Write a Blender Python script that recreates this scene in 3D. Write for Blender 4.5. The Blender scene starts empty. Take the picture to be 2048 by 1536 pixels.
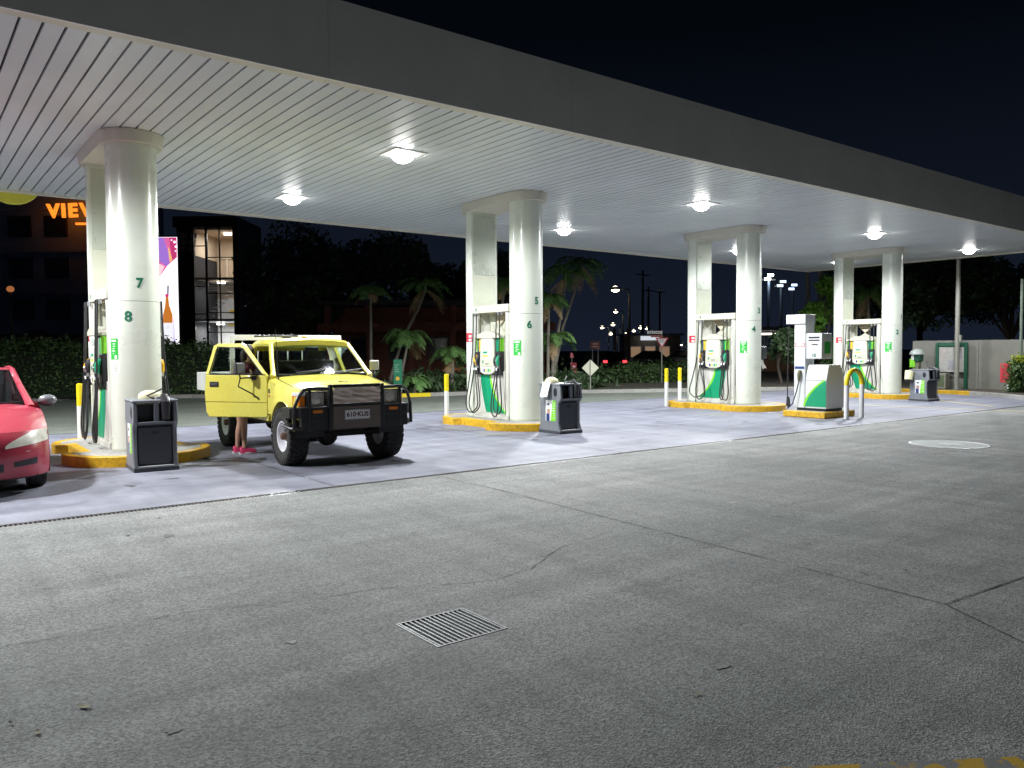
import bpy, bmesh, math, random
from mathutils import Vector, Matrix
from math import sin, cos, pi, radians, sqrt
random.seed(7)
SC = bpy.context.scene
COL = SC.collection

# ---------------------------------------------------------------- camera
cd = bpy.data.cameras.new('camera'); cam = bpy.data.objects.new('camera', cd); COL.objects.link(cam)
RIGHT = Vector((0.7902, -0.6128, -0.0057)); UP = Vector((0.0296, 0.0295, 0.9991)); FWD = Vector((0.6121, 0.7897, -0.0415))
m = Matrix((RIGHT, UP, -FWD)).transposed().to_4x4(); m.translation = Vector((0, 0, 1.6))
cam.matrix_world = m
cd.sensor_width = 36.0; cd.lens = 27.995; cd.clip_start = 0.05; cd.clip_end = 3000
SC.camera = cam

# ---------------------------------------------------------------- night sky
W = bpy.data.worlds.new('World'); SC.world = W; W.use_nodes = True
nt = W.node_tree; bg = nt.nodes['Background']
sky = nt.nodes.new('ShaderNodeTexSky'); sky.sky_type = 'NISHITA'; sky.sun_disc = False
sky.sun_elevation = radians(-4.0); sky.sun_rotation = radians(200); sky.air_density = 1.0; sky.dust_density = 1.0; sky.ozone_density = 3.0
# city glow: the same in every direction, fading from the horizon to the zenith, over a very faint night sky
tcw = nt.nodes.new('ShaderNodeTexCoord'); sepw = nt.nodes.new('ShaderNodeSeparateXYZ'); nt.links.new(tcw.outputs['Generated'], sepw.inputs[0])
rampw = nt.nodes.new('ShaderNodeValToRGB'); nt.links.new(sepw.outputs[2], rampw.inputs[0])
rampw.color_ramp.elements[0].position = 0.0; rampw.color_ramp.elements[0].color = (0.0085, 0.0125, 0.0235, 1)
rampw.color_ramp.elements[1].position = 0.36; rampw.color_ramp.elements[1].color = (0.0010, 0.0018, 0.0034, 1)
e2 = rampw.color_ramp.elements.new(0.16); e2.color = (0.0046, 0.0070, 0.0135, 1)
mixn = nt.nodes.new('ShaderNodeMix'); mixn.data_type = 'RGBA'; mixn.blend_type = 'ADD'; mixn.inputs[0].default_value = 0.004
nt.links.new(rampw.outputs[0], mixn.inputs[6]); nt.links.new(sky.outputs[0], mixn.inputs[7]); nt.links.new(mixn.outputs[2], bg.inputs[0])
bg.inputs[1].default_value = 1.0

# ---------------------------------------------------------------- exposure
SC.view_settings.view_transform = 'Standard'; SC.view_settings.look = 'None'
SC.view_settings.exposure = 0.0; SC.view_settings.gamma = 1.0
SC.view_settings.use_curve_mapping = False
SC.cycles.use_denoising = True
SC.cycles.use_adaptive_sampling = True; SC.cycles.adaptive_threshold = 0.02
SC.cycles.max_bounces = 6; SC.cycles.diffuse_bounces = 4; SC.cycles.glossy_bounces = 3; SC.cycles.transmission_bounces = 5
SC.cycles.caustics_reflective = False; SC.cycles.caustics_refractive = False
SC.cycles.sample_clamp_indirect = 4.0

CANOPY_LAMP_W = 1060.0

# ---------------------------------------------------------------- materials
MATS = {}
def mat(name, col, rough=0.5, metal=0.0, var=0.10, scale=3.0, bump=0.0, bscale=80.0, coat=0.0, spec=0.5, dirt=0.0, dirtcol=(0.10, 0.09, 0.08)):
    if name in MATS: return MATS[name]
    m = bpy.data.materials.new(name); m.use_nodes = True; MATS[name] = m
    n = m.node_tree.nodes; l = m.node_tree.links; b = n['Principled BSDF']
    tc = n.new('ShaderNodeTexCoord'); oi = n.new('ShaderNodeObjectInfo')
    ad = n.new('ShaderNodeVectorMath'); ad.operation = 'ADD'
    l.new(tc.outputs['Object'], ad.inputs[0]); l.new(oi.outputs['Location'], ad.inputs[1])
    nz = n.new('ShaderNodeTexNoise'); nz.inputs['Scale'].default_value = scale; nz.inputs['Detail'].default_value = 6; nz.inputs['Roughness'].default_value = 0.65
    l.new(ad.outputs[0], nz.inputs['Vector'])
    mr = n.new('ShaderNodeMapRange'); mr.inputs[1].default_value = 0.3; mr.inputs[2].default_value = 0.7
    mr.inputs[3].default_value = 1 - var; mr.inputs[4].default_value = 1 + var
    l.new(nz.outputs[0], mr.inputs[0])
    mx = n.new('ShaderNodeMix'); mx.data_type = 'RGBA'; mx.blend_type = 'MULTIPLY'; mx.inputs[0].default_value = 1
    mx.inputs[6].default_value = (*col, 1); l.new(mr.outputs[0], mx.inputs[7])
    out = mx.outputs[2]
    if dirt > 0:
        nd = n.new('ShaderNodeTexNoise'); nd.inputs['Scale'].default_value = scale * 2.3; nd.inputs['Detail'].default_value = 9; nd.inputs['Roughness'].default_value = 0.72
        l.new(ad.outputs[0], nd.inputs['Vector'])
        mp = n.new('ShaderNodeMapRange'); mp.inputs[1].default_value = 0.47; mp.inputs[2].default_value = 0.66; mp.inputs[4].default_value = dirt
        l.new(nd.outputs[0], mp.inputs[0])
        m2 = n.new('ShaderNodeMix'); m2.data_type = 'RGBA'; l.new(mp.outputs[0], m2.inputs[0]); l.new(out, m2.inputs[6]); m2.inputs[7].default_value = (*dirtcol, 1)
        out = m2.outputs[2]
    l.new(out, b.inputs['Base Color'])
    rr = n.new('ShaderNodeMapRange'); rr.inputs[1].default_value = 0.3; rr.inputs[2].default_value = 0.7
    rr.inputs[3].default_value = max(0.02, rough - 0.07); rr.inputs[4].default_value = min(1, rough + 0.07)
    l.new(nz.outputs[0], rr.inputs[0]); l.new(rr.outputs[0], b.inputs['Roughness'])
    b.inputs['Metallic'].default_value = metal; b.inputs['Coat Weight'].default_value = coat; b.inputs['Coat Roughness'].default_value = 0.06
    b.inputs['Specular IOR Level'].default_value = spec
    if bump > 0:
        nb = n.new('ShaderNodeTexNoise'); nb.inputs['Scale'].default_value = bscale; nb.inputs['Detail'].default_value = 5
        l.new(ad.outputs[0], nb.inputs['Vector'])
        bp = n.new('ShaderNodeBump'); bp.inputs['Strength'].default_value = bump; bp.inputs['Distance'].default_value = 0.01
        l.new(nb.outputs[0], bp.inputs['Height']); l.new(bp.outputs[0], b.inputs['Normal'])
    return m
def emat(name, col, strength):
    if name in MATS: return MATS[name]
    m = bpy.data.materials.new(name); m.use_nodes = True; MATS[name] = m
    b = m.node_tree.nodes['Principled BSDF']; b.inputs['Base Color'].default_value = (*[min(.8, c) for c in col], 1)
    b.inputs['Emission Color'].default_value = (*col, 1); b.inputs['Emission Strength'].default_value = strength
    if name != 'lamp_lens': m.cycles.emission_sampling = 'NONE'
    return m
def glass(name, col=(1, 1, 1), rough=0.02, ior=1.5):
    if name in MATS: return MATS[name]
    m = bpy.data.materials.new(name); m.use_nodes = True; MATS[name] = m
    n = m.node_tree.nodes; l = m.node_tree.links
    n.remove(n['Principled BSDF']); o = n['Material Output']
    t = n.new('ShaderNodeBsdfTransparent'); t.inputs[0].default_value = (*col, 1)
    g = n.new('ShaderNodeBsdfGlossy'); g.inputs['Roughness'].default_value = rough; g.inputs[0].default_value = (.9, .95, 1, 1)
    f = n.new('ShaderNodeFresnel'); f.inputs[0].default_value = ior
    mx = n.new('ShaderNodeMixShader'); l.new(f.outputs[0], mx.inputs[0]); l.new(t.outputs[0], mx.inputs[1]); l.new(g.outputs[0], mx.inputs[2])
    l.new(mx.outputs[0], o.inputs[0])
    return m

def ground_mat(name, c1, c2, speck=0.35, stain=0.5, rough=0.75, streak=0.0, spscale=140.0, tint=None, band=None):
    m = bpy.data.materials.new(name); m.use_nodes = True; MATS[name] = m
    n = m.node_tree.nodes; l = m.node_tree.links; b = n['Principled BSDF']
    tc = n.new('ShaderNodeTexCoord')
    def noise(sc, det=5, rg=0.6, vec=None):
        x = n.new('ShaderNodeTexNoise'); x.inputs['Scale'].default_value = sc; x.inputs['Detail'].default_value = det; x.inputs['Roughness'].default_value = rg
        l.new(vec or tc.outputs['Object'], x.inputs['Vector']); return x
    def rng(src, a, c, d, e):
        r = n.new('ShaderNodeMapRange'); r.inputs[1].default_value = a; r.inputs[2].default_value = c; r.inputs[3].default_value = d; r.inputs[4].default_value = e
        l.new(src, r.inputs[0]); return r.outputs[0]
    def mul(a, bsock):
        x = n.new('ShaderNodeMix'); x.data_type = 'RGBA'; x.blend_type = 'MULTIPLY'; x.inputs[0].default_value = 1; l.new(a, x.inputs[6]); l.new(bsock, x.inputs[7]); return x.outputs[2]
    big = noise(0.35, 7, 0.62); med = noise(2.1, 8, 0.68)
    mx = n.new('ShaderNodeMix'); mx.data_type = 'RGBA'; l.new(rng(big.outputs[0], .35, .65, 0, 1), mx.inputs[0]); mx.inputs[6].default_value = (*c1, 1); mx.inputs[7].default_value = (*c2, 1)
    c = mul(mx.outputs[2], rng(med.outputs[0], .3, .7, .84, 1.14))
    vo = n.new('ShaderNodeTexVoronoi'); vo.inputs['Scale'].default_value = spscale; l.new(tc.outputs['Object'], vo.inputs['Vector'])
    sp = n.new('ShaderNodeSeparateColor'); l.new(vo.outputs['Color'], sp.inputs[0])
    c = mul(c, rng(sp.outputs[0], 0, 1, 1 - speck, 1 + speck))
    fine = noise(spscale * 2.2, 3, .6)
    c = mul(c, rng(fine.outputs[0], .25, .75, 1 - speck * .8, 1 + speck * .8))
    if stain:
        st = noise(0.9, 10, 0.7)
        c = mul(c, rng(st.outputs[0], .56, .74, 1, 1 - stain))
        sp2 = noise(5.0, 6, .75)
        c = mul(c, rng(sp2.outputs[0], .66, .72, 1, 1 - stain * .8))
    if streak:
        mpn = n.new('ShaderNodeMapping'); mpn.inputs['Scale'].default_value = (0.25, 2.8, 1); l.new(tc.outputs['Object'], mpn.inputs[0])
        s2 = noise(1.0, 6, .6, mpn.outputs[0]); c = mul(c, rng(s2.outputs[0], .35, .7, 1 + streak, 1 - streak))
        mpm = n.new('ShaderNodeMapping'); mpm.inputs['Scale'].default_value = (3.1, .22, 1); l.new(tc.outputs['Object'], mpm.inputs[0])
        s3 = noise(1.0, 6, .6, mpm.outputs[0]); c = mul(c, rng(s3.outputs[0], .4, .7, 1 + streak * .6, 1 - streak))
    if band:      # pale worn wheel tracks: straight strips with ragged, broken edges
        for (ax, ay, bx, by, wd, amt) in band:
            L_ = sqrt((bx-ax)**2 + (by-ay)**2); nx, ny = -(by-ay)/L_, (bx-ax)/L_
            dt = n.new('ShaderNodeVectorMath'); dt.operation = 'DOT_PRODUCT'; l.new(tc.outputs['Object'], dt.inputs[0]); dt.inputs[1].default_value = (nx, ny, 0)
            wob = noise(1.1, 6, .65); w2 = n.new('ShaderNodeMath'); w2.operation = 'MULTIPLY_ADD'; l.new(wob.outputs[0], w2.inputs[0]); w2.inputs[1].default_value = .35; w2.inputs[2].default_value = -.175 - (nx*ax + ny*ay)
            s_ = n.new('ShaderNodeMath'); s_.operation = 'ADD'; l.new(dt.outputs['Value'], s_.inputs[0]); l.new(w2.outputs[0], s_.inputs[1])
            ab_ = n.new('ShaderNodeMath'); ab_.operation = 'ABSOLUTE'; l.new(s_.outputs[0], ab_.inputs[0])
            c = mul(c, rng(ab_.outputs[0], wd*.3, wd, 1 + amt, 1))
    l.new(c, b.inputs['Base Color'])
    l.new(rng(med.outputs[0], .3, .7, rough - .1, rough + .1), b.inputs['Roughness'])
    bp = n.new('ShaderNodeBump'); bp.inputs['Strength'].default_value = 0.55; bp.inputs['Distance'].default_value = 0.004
    l.new(vo.outputs['Distance'], bp.inputs['Height']); l.new(bp.outputs[0], b.inputs['Normal'])
    return m

# ---------------------------------------------------------------- mesh builder
class MB:
    def __init__(s): s.v = []; s.f = []
    def add(s, vs, fs):
        o = len(s.v); s.v += [tuple(p) for p in vs]; s.f += [tuple(i + o for i in f) for f in fs]; return s
    def box(s, x0, x1, y0, y1, z0, z1):
        return s.add([(x0,y0,z0),(x1,y0,z0),(x1,y1,z0),(x0,y1,z0),(x0,y0,z1),(x1,y0,z1),(x1,y1,z1),(x0,y1,z1)],
                     [(0,3,2,1),(4,5,6,7),(0,1,5,4),(1,2,6,5),(2,3,7,6),(3,0,4,7)])
    def prism(s, poly, axis, a, b):
        """poly: 2-D outline; axis: extrude axis; 2-D coords are the two other axes in xyz order."""
        def P(q, t):
            return {'x': (t, q[0], q[1]), 'y': (q[0], t, q[1]), 'z': (q[0], q[1], t)}[axis]
        n = len(poly); vs = [P(q, a) for q in poly] + [P(q, b) for q in poly]
        fs = [tuple(range(n - 1, -1, -1)), tuple(range(n, 2 * n))] + [(i, (i + 1) % n, n + (i + 1) % n, n + i) for i in range(n)]
        return s.add(vs, fs)
    def tube(s, pts, r, n=8, cap=True, closed=False):
        pts = [Vector(p) for p in pts]; k = len(pts); rs = r if isinstance(r, (list, tuple)) else [r] * k
        vs = []; up = None
        for i, p in enumerate(pts):
            if closed: t = pts[(i + 1) % k] - pts[i - 1]
            else: t = pts[min(i + 1, k - 1)] - pts[max(i - 1, 0)]
            t.normalize()
            if up is None:
                up = Vector((0, 0, 1)) if abs(t.z) < .9 else Vector((1, 0, 0))
            a = up - t * up.dot(t)
            if a.length < 1e-4: a = Vector((1, 0, 0)) - t * t.x
            a.normalize(); up = a; b = t.cross(a)
            for j in range(n):
                q = 2 * pi * j / n; vs.append(p + (a * cos(q) + b * sin(q)) * rs[i])
        fs = []
        for i in range(k if closed else k - 1):
            for j in range(n):
                i2 = (i + 1) % k; fs.append((i * n + j, i * n + (j + 1) % n, i2 * n + (j + 1) % n, i2 * n + j))
        if cap and not closed: fs += [tuple(range(n - 1, -1, -1)), tuple(range((k - 1) * n, k * n))]
        return s.add(vs, fs)
    def cyl(s, p0, p1, r, n=16, r1=None): return s.tube([p0, p1], [r, r if r1 is None else r1], n)
    def lathe(s, prof, c=(0, 0, 0), n=24, axis='z', cap=True):
        vs = []; fs = []; k = len(prof)
        for i, (r, h) in enumerate(prof):
            for j in range(n):
                q = 2 * pi * j / n; a, b = r * cos(q), r * sin(q)
                vs.append({'z': (c[0]+a, c[1]+b, c[2]+h), 'x': (c[0]+h, c[1]+a, c[2]+b), 'y': (c[0]+a, c[1]+h, c[2]+b)}[axis])
        for i in range(k - 1):
            for j in range(n): fs.append((i*n+j, i*n+(j+1)%n, (i+1)*n+(j+1)%n, (i+1)*n+j))
        if cap: fs += [tuple(range(n-1, -1, -1)), tuple(range((k-1)*n, k*n))]
        return s.add(vs, fs)
    def ell(s, c, r, nu=14, nv=8, z0=-1.0):
        vs = []; fs = []
        a0 = math.asin(max(-1, z0))
        for i in range(nv + 1):
            t = a0 + (pi / 2 - a0) * i / nv
            for j in range(nu):
                q = 2 * pi * j / nu; vs.append((c[0]+r[0]*cos(t)*cos(q), c[1]+r[1]*cos(t)*sin(q), c[2]+r[2]*sin(t)))
        for i in range(nv):
            for j in range(nu): fs.append((i*nu+j, i*nu+(j+1)%nu, (i+1)*nu+(j+1)%nu, (i+1)*nu+j))
        fs.append(tuple(range(nu - 1, -1, -1)))
        return s.add(vs, fs)
    def grid(s, fn, nu, nv, thick=None):
        o = [fn(i / nu, j / nv) for i in range(nu + 1) for j in range(nv + 1)]
        return s.add(o, [(i*(nv+1)+j, (i+1)*(nv+1)+j, (i+1)*(nv+1)+j+1, i*(nv+1)+j+1) for i in range(nu) for j in range(nv)])
    def xf(s, M):
        s.v = [tuple(M @ Vector(p)) for p in s.v]; return s
    def mesh(s, name, smooth=None):
        me = bpy.data.meshes.new(name); me.from_pydata(s.v, [], s.f); me.update()
        bm = bmesh.new(); bm.from_mesh(me); bmesh.ops.remove_doubles(bm, verts=bm.verts, dist=1e-5)
        bmesh.ops.recalc_face_normals(bm, faces=bm.faces); bm.to_mesh(me); bm.free()
        return me
    def build(s, name, m, parent=None, bevel=0.0, smooth=False, sub=0, loc=None, seg=2, angle=35, solid=0):
        me = s.mesh(name); me.materials.append(m)
        return place(name, me, parent, bevel, smooth, sub, loc, seg, angle, solid)
def place(name, me, parent=None, bevel=0.0, smooth=False, sub=0, loc=None, seg=2, angle=35, solid=0):
    o = bpy.data.objects.new(name, me); COL.objects.link(o)
    if parent is not None: o.parent = parent
    if loc is not None: o.location = loc
    if smooth or bevel or sub:
        for p in me.polygons: p.use_smooth = True
        if not sub and hasattr(me, 'set_sharp_from_angle'): me.set_sharp_from_angle(angle=radians(angle))
    if solid:
        x = o.modifiers.new('solid', 'SOLIDIFY'); x.thickness = solid; x.offset = -1
    if bevel:
        x = o.modifiers.new('bevel', 'BEVEL'); x.width = bevel; x.segments = seg; x.limit_method = 'ANGLE'; x.angle_limit = radians(30)
    if sub:
        x = o.modifiers.new('sub', 'SUBSURF'); x.levels = sub; x.render_levels = sub
    return o
def tag(o, label, cat, group=None, kind=None):
    if kind: o['kind'] = kind
    if label: o['label'] = label
    if cat: o['category'] = cat
    if group: o['group'] = group
    return o
def thing(name, label, cat, loc=(0, 0, 0), rz=0.0, group=None):
    o = bpy.data.objects.new(name, None); COL.objects.link(o); o.location = loc; o.rotation_euler = (0, 0, rz)
    o.empty_display_size = .2
    return tag(o, label, cat, group)
def struct(o): o['kind'] = 'structure'; return o
def copy_tree(o, parent=None):
    c = o.copy(); COL.objects.link(c)
    if parent is not None: c.parent = parent
    for ch in list(o.children): copy_tree(ch, c)
    return c
def text_mesh(body, size, thick=0.0, extrude=0.002, align='CENTER'):
    cu = bpy.data.curves.new('t', 'FONT'); cu.body = body; cu.size = size; cu.align_x = align; cu.align_y = 'CENTER'
    cu.offset = thick; cu.extrude = extrude; cu.resolution_u = 4
    ob = bpy.data.objects.new('t', cu); COL.objects.link(ob)
    dg = bpy.context.evaluated_depsgraph_get(); me = bpy.data.meshes.new_from_object(ob.evaluated_get(dg))
    bpy.data.objects.remove(ob); bpy.data.curves.remove(cu); return me
def text(name, body, size, m, parent, loc, rot=(pi/2, 0, 0), thick=0.0, extrude=0.002, align='CENTER', warp=None):
    me = text_mesh(body, size, thick, extrude, align); me.name = name
    me.materials.clear(); me.materials.append(m)
    if warp:
        for v in me.vertices: v.co = warp(v.co)
    o = bpy.data.objects.new(name, me); COL.objects.link(o); o.parent = parent
    if not warp: o.location = loc; o.rotation_euler = rot
    return o
def rect_yz(name, m, parent, x, y0, y1, z0, z1, t=0.002):
    return MB().box(x - t, x + t, y0, y1, z0, z1).build(name, m, parent)
def rect_xz(name, m, parent, y, x0, x1, z0, z1, t=0.002):
    return MB().box(x0, x1, y - t, y + t, z0, z1).build(name, m, parent)

# shared materials
CREAM = mat('cream_paint', (0.66, 0.70, 0.61), 0.30, var=0.04, scale=1.5, coat=0.15, dirt=0.10, dirtcol=(0.45, 0.45, 0.38))
CREAMP = mat('cream_panel', (0.54, 0.56, 0.45), 0.38, var=0.06, scale=2, dirt=0.12, dirtcol=(0.4, 0.38, 0.3))
PUMPW = mat('pump_white', (0.62, 0.62, 0.56), 0.35, var=0.04, scale=4, dirt=0.10, dirtcol=(0.4, 0.38, 0.32))
SLATM = mat('soffit_white', (0.625, 0.665, 0.69), 0.38, var=0.05, scale=1.2)
FASC = mat('fascia_beige', (0.88, 0.87, 0.83), 0.45, var=0.05, scale=.8, dirt=.10, dirtcol=(.55, .52, .46))
DARK = mat('dark_gap', (0.03, 0.03, 0.032), 0.8)
BLACK = mat('black_plastic', (0.022, 0.022, 0.025), 0.42, var=0.2, scale=8)
RUBBER = mat('hose_rubber', (0.018, 0.018, 0.02), 0.5, var=0.15, scale=10)
GREY = mat('grey_plastic', (0.20, 0.215, 0.235), 0.5, var=0.10, scale=5, dirt=0.15, dirtcol=(0.06, 0.06, 0.06))
GREYD = mat('grey_plastic_dark', (0.06, 0.066, 0.073), 0.5, var=0.10, scale=5)
YEL = mat('yellow_paint', (0.72, 0.42, 0.015), 0.5, var=0.14, scale=6, dirt=0.55, dirtcol=(0.16, 0.11, 0.03))
YELCLEAN = mat('yellow_gloss', (0.80, 0.62, 0.01), 0.38, var=0.06, scale=4)
WHITE = mat('white_paint', (0.78, 0.79, 0.78), 0.4, var=0.06, scale=4, dirt=0.12, dirtcol=(0.4, 0.38, 0.34))
GREEN = mat('brand_green', (0.005, 0.30, 0.14), 0.38, var=0.06)
LIME = mat('brand_lime', (0.22, 0.68, 0.03), 0.38, var=0.05)
NUMG = mat('numeral_green', (0.004, 0.14, 0.075), 0.45)
STKG = mat('sticker_green', (0.03, 0.42, 0.05), 0.4)
RED = mat('sign_red', (0.52, 0.03, 0.05), 0.4)
PAPER = mat('paper_white', (0.82, 0.82, 0.80), 0.7, var=0.04)
CONC = mat('kerb_concrete', (0.36, 0.355, 0.33), 0.8, var=0.15, scale=5, bump=0.3, dirt=0.4, dirtcol=(0.14, 0.135, 0.12))
STEEL = mat('galvanised_steel', (0.55, 0.57, 0.58), 0.35, metal=0.9, var=0.12, scale=9)
CHROME = mat('chrome', (0.8, 0.8, 0.8), 0.12, metal=1.0)
POLE = mat('pole_grey', (0.30, 0.30, 0.26), 0.5, metal=0.2, var=0.08)
CREAMLID = mat('cream_plastic', (0.80, 0.76, 0.48), 0.5, var=0.05)
AMBER = mat('amber_lens', (0.75, 0.20, 0.01), 0.2, coat=.5)
YPLASTIC = mat('nozzle_yellow', (0.85, 0.48, 0.01), 0.4)
# ================================================================ GROUND
SLAB = ground_mat('slab_concrete', (0.272, 0.28, 0.335), (0.212, 0.22, 0.275), speck=0.10, stain=0.42, rough=0.55, streak=0.16, spscale=160)
DRIVE = ground_mat('driveway_surface', (0.325, 0.325, 0.315), (0.23, 0.248, 0.232), speck=0.42, stain=0.28, rough=0.85, streak=0.14, spscale=95, band=[(0.46, 3.60, 2.08, 3.72, .16, .16), (0.3, 5.9, 6.0, 6.6, .22, .07), (0.2, 7.3, 9.0, 7.9, .25, .07), (4.6, 1.0, 12.0, 4.2, .2, -.10)])
APRON = ground_mat('apron_asphalt', (0.22, 0.245, 0.205), (0.16, 0.18, 0.15), speck=0.3, stain=0.3, rough=0.85, spscale=120)
MULCH = ground_mat('verge_mulch', (0.10, 0.085, 0.065), (0.06, 0.065, 0.04), speck=0.5, stain=0.3, rough=0.95, spscale=40)
ROADM = ground_mat('road_asphalt', (0.055, 0.055, 0.055), (0.04, 0.04, 0.042), speck=0.4, stain=0.2, rough=0.8, spscale=90)
FP = [(-40, -15), (25.5, -15), (25.6, 5.0), (26.2, 7.8), (27.5, 9.7), (28.7, 11.2), (29.2, 12.5), (29.3, 17.2), (27.3, 18.1), (23.8, 19.9),
      (20.5, 21.7), (17.2, 23.7), (14.7, 24.1), (12.9, 24.5), (11.3, 25.6), (8.2, 29.0), (4.9, 30.9), (-40, 33.5)]
def fill(name, loops, z, m, z0=None):
    bm = bmesh.new(); es = []
    for lp in loops:
        vs = [bm.verts.new((x, y, z)) for x, y in lp]
        es += [bm.edges.new((vs[i], vs[(i + 1) % len(vs)])) for i in range(len(vs))]
    bmesh.ops.triangle_fill(bm, use_beauty=True, use_dissolve=False, edges=es)
    for f in bm.faces:
        if f.normal.z < 0: f.normal_flip()
    me = bpy.data.meshes.new(name); bm.to_mesh(me); bm.free(); me.materials.append(m)
    o = bpy.data.objects.new(name, me); COL.objects.link(o); return struct(o)
B = 1500
fill('ground', [[(-B, -B), (B, -B), (B, B), (-B, B)], FP], 0.10, MULCH)
# forecourt surfaces, all flush at z = 0
GX0, GX1, GY0, GY1 = 2.273, 2.752, 3.603, 4.067
driveway = fill('driveway', [[(-40, -15), (25.5, -15), (25.6, 5.0), (26.2, 7.8), (26.77, 8.63), (-40, 8.63)],
                             [(GX0, GY0), (GX1, GY0), (GX1, GY1), (GX0, GY1)]], 0.0, DRIVE)
slab = fill('forecourt_slab', [[(-40, 8.77), (26.86, 8.77), (27.5, 9.7), (28.7, 11.2), (29.2, 12.5), (29.3, 17.2), (27.74, 17.9), (-40, 17.9)]], 0.0, SLAB)
apron = fill('rear_apron', [[(-40, 17.93), (27.66, 17.93), (23.8, 19.9), (20.5, 21.7), (17.2, 23.7), (14.7, 24.1), (12.9, 24.5), (11.3, 25.6), (8.2, 29.0), (4.9, 30.9), (-40, 33.5)]], 0.0, APRON)
JOINT = mat('joint_sealant', (0.05, 0.048, 0.045), 0.8)
def ribbon(name, pts, w, z, m, parent, jit=0.0, brk=0.0):
    mb = MB(); P = []
    for a, b in zip(pts[:-1], pts[1:]):
        n = max(1, int((Vector(b) - Vector(a)).length / 0.09)) if jit else 1
        for i in range(n): P.append(Vector(a).lerp(Vector(b), i / n))
    P.append(Vector(pts[-1]))
    if jit: P = [p + Vector((random.uniform(-jit, jit), random.uniform(-jit, jit))) for p in P]
    for i in range(len(P) - 1):
        if brk and random.random() < brk: continue
        a, b = P[i], P[i + 1]; t = (b - a).normalized(); q = Vector((-t.y, t.x)) * w * .5 * (random.uniform(.5, 1.3) if jit else 1)
        mb.add([(*(a - q), z), (*(b - q), z), (*(b + q), z), (*(a + q), z)], [(0, 1, 2, 3)])
    return mb.build(name, m, parent)
ribbon('joint', [(5.47, 8.62), (5.45, 7.27), (5.147, 2.235)], 0.009, .004, JOINT, driveway, jit=.0015, brk=.1)
ribbon('joint', [(5.147, 2.235), (6.25, 2.16), (9.5, 2.0), (20, 1.5)], 0.011, .004, JOINT, driveway, jit=.001)
ribbon('joint', [(5.147, 2.235), (4.79, 1.66), (3.9, .3)], 0.011, .004, JOINT, driveway, jit=.001)
ribbon('joint', [(12.6, 8.62), (12.4, 2.0)], 0.007, .004, JOINT, driveway, jit=.001, brk=.2)
ribbon('crack', [(0.2, 5.12), (0.548, 5.083), (1.0, 5.07), (1.454, 5.054), (1.897, 4.874), (2.2, 4.80), (2.55, 4.76), (3.0, 4.52), (3.247, 4.423), (3.643, 4.496), (4.0, 4.70), (4.225, 4.827), (4.869, 4.965)], 0.006, .004, JOINT, driveway, jit=.010, brk=.22)
ribbon('crack', [(3.9, 5.9), (4.3, 5.6), (4.9, 5.45), (5.3, 5.2)], 0.004, .004, JOINT, driveway, jit=.01, brk=.45)
for xx in (-1.2, 4.1, 9.0, 13.9, 20.0, 25.1):
    ribbon('joint', [(xx, 8.79), (xx - .05, 17.88)], 0.012, .004, JOINT, slab, jit=.001, brk=.05)
ribbon('joint', [(-10, 14.2), (28, 14.2)], 0.010, .004, JOINT, slab, jit=.001, brk=.1)
ribbon('joint', [(-30, 17.915), (27.6, 17.915)], 0.028, .002, JOINT, slab)
# worn yellow paint along the shop kerb, bottom right
def worn_paint():
    m = bpy.data.materials.new('worn_yellow'); m.use_nodes = True; n = m.node_tree.nodes; l = m.node_tree.links; b = n['Principled BSDF']
    tc = n.new('ShaderNodeTexCoord'); nz = n.new('ShaderNodeTexNoise'); nz.inputs['Scale'].default_value = 9; nz.inputs['Detail'].default_value = 5; l.new(tc.outputs['Object'], nz.inputs['Vector'])
    r = n.new('ShaderNodeMapRange'); r.inputs[1].default_value = .47; r.inputs[2].default_value = .53; l.new(nz.outputs[0], r.inputs[0])
    mx = n.new('ShaderNodeMix'); mx.data_type = 'RGBA'; l.new(r.outputs[0], mx.inputs[0]); mx.inputs[6].default_value = (.26, .26, .255, 1); mx.inputs[7].default_value = (.60, .38, .02, 1)
    n2 = n.new('ShaderNodeTexNoise'); n2.inputs['Scale'].default_value = 230; l.new(tc.outputs['Object'], n2.inputs['Vector'])
    r2 = n.new('ShaderNodeMapRange'); r2.inputs[1].default_value = .3; r2.inputs[2].default_value = .7; r2.inputs[3].default_value = .7; r2.inputs[4].default_value = 1.25; l.new(n2.outputs[0], r2.inputs[0])
    m2 = n.new('ShaderNodeMix'); m2.data_type = 'RGBA'; m2.blend_type = 'MULTIPLY'; m2.inputs[0].default_value = 1; l.new(mx.outputs[2], m2.inputs[6]); l.new(r2.outputs[0], m2.inputs[7])
    l.new(m2.outputs[2], b.inputs['Base Color']); b.inputs['Roughness'].default_value = .8; return m
WP = worn_paint()
ribbon('painted_strip', [(2.50, 1.72), (5.5, -0.25)], 0.16, .004, WP, driveway)
LINEY = mat('line_yellow', (0.85, 0.72, 0.28), 0.6, var=.15, scale=8, dirt=.15, dirtcol=(.35, .34, .32))
ribbon('painted_line', [(21.45, 12.9), (22.36, 8.79)], 0.09, .004, LINEY, slab)
ribbon('painted_line', [(22.40, 8.61), (22.75, 6.9)], 0.09, .004, LINEY, driveway)
ribbon('painted_line', [(25.6, 11.6), (23.72, 9.12)], 0.09, .004, LINEY, slab)
ribbon('painted_line', [(8.0, 18.3), (19.0, 18.3)], 0.05, .004, mat('line_white', (.5, .5, .47), .6, var=.25, scale=6), apron)
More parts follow.
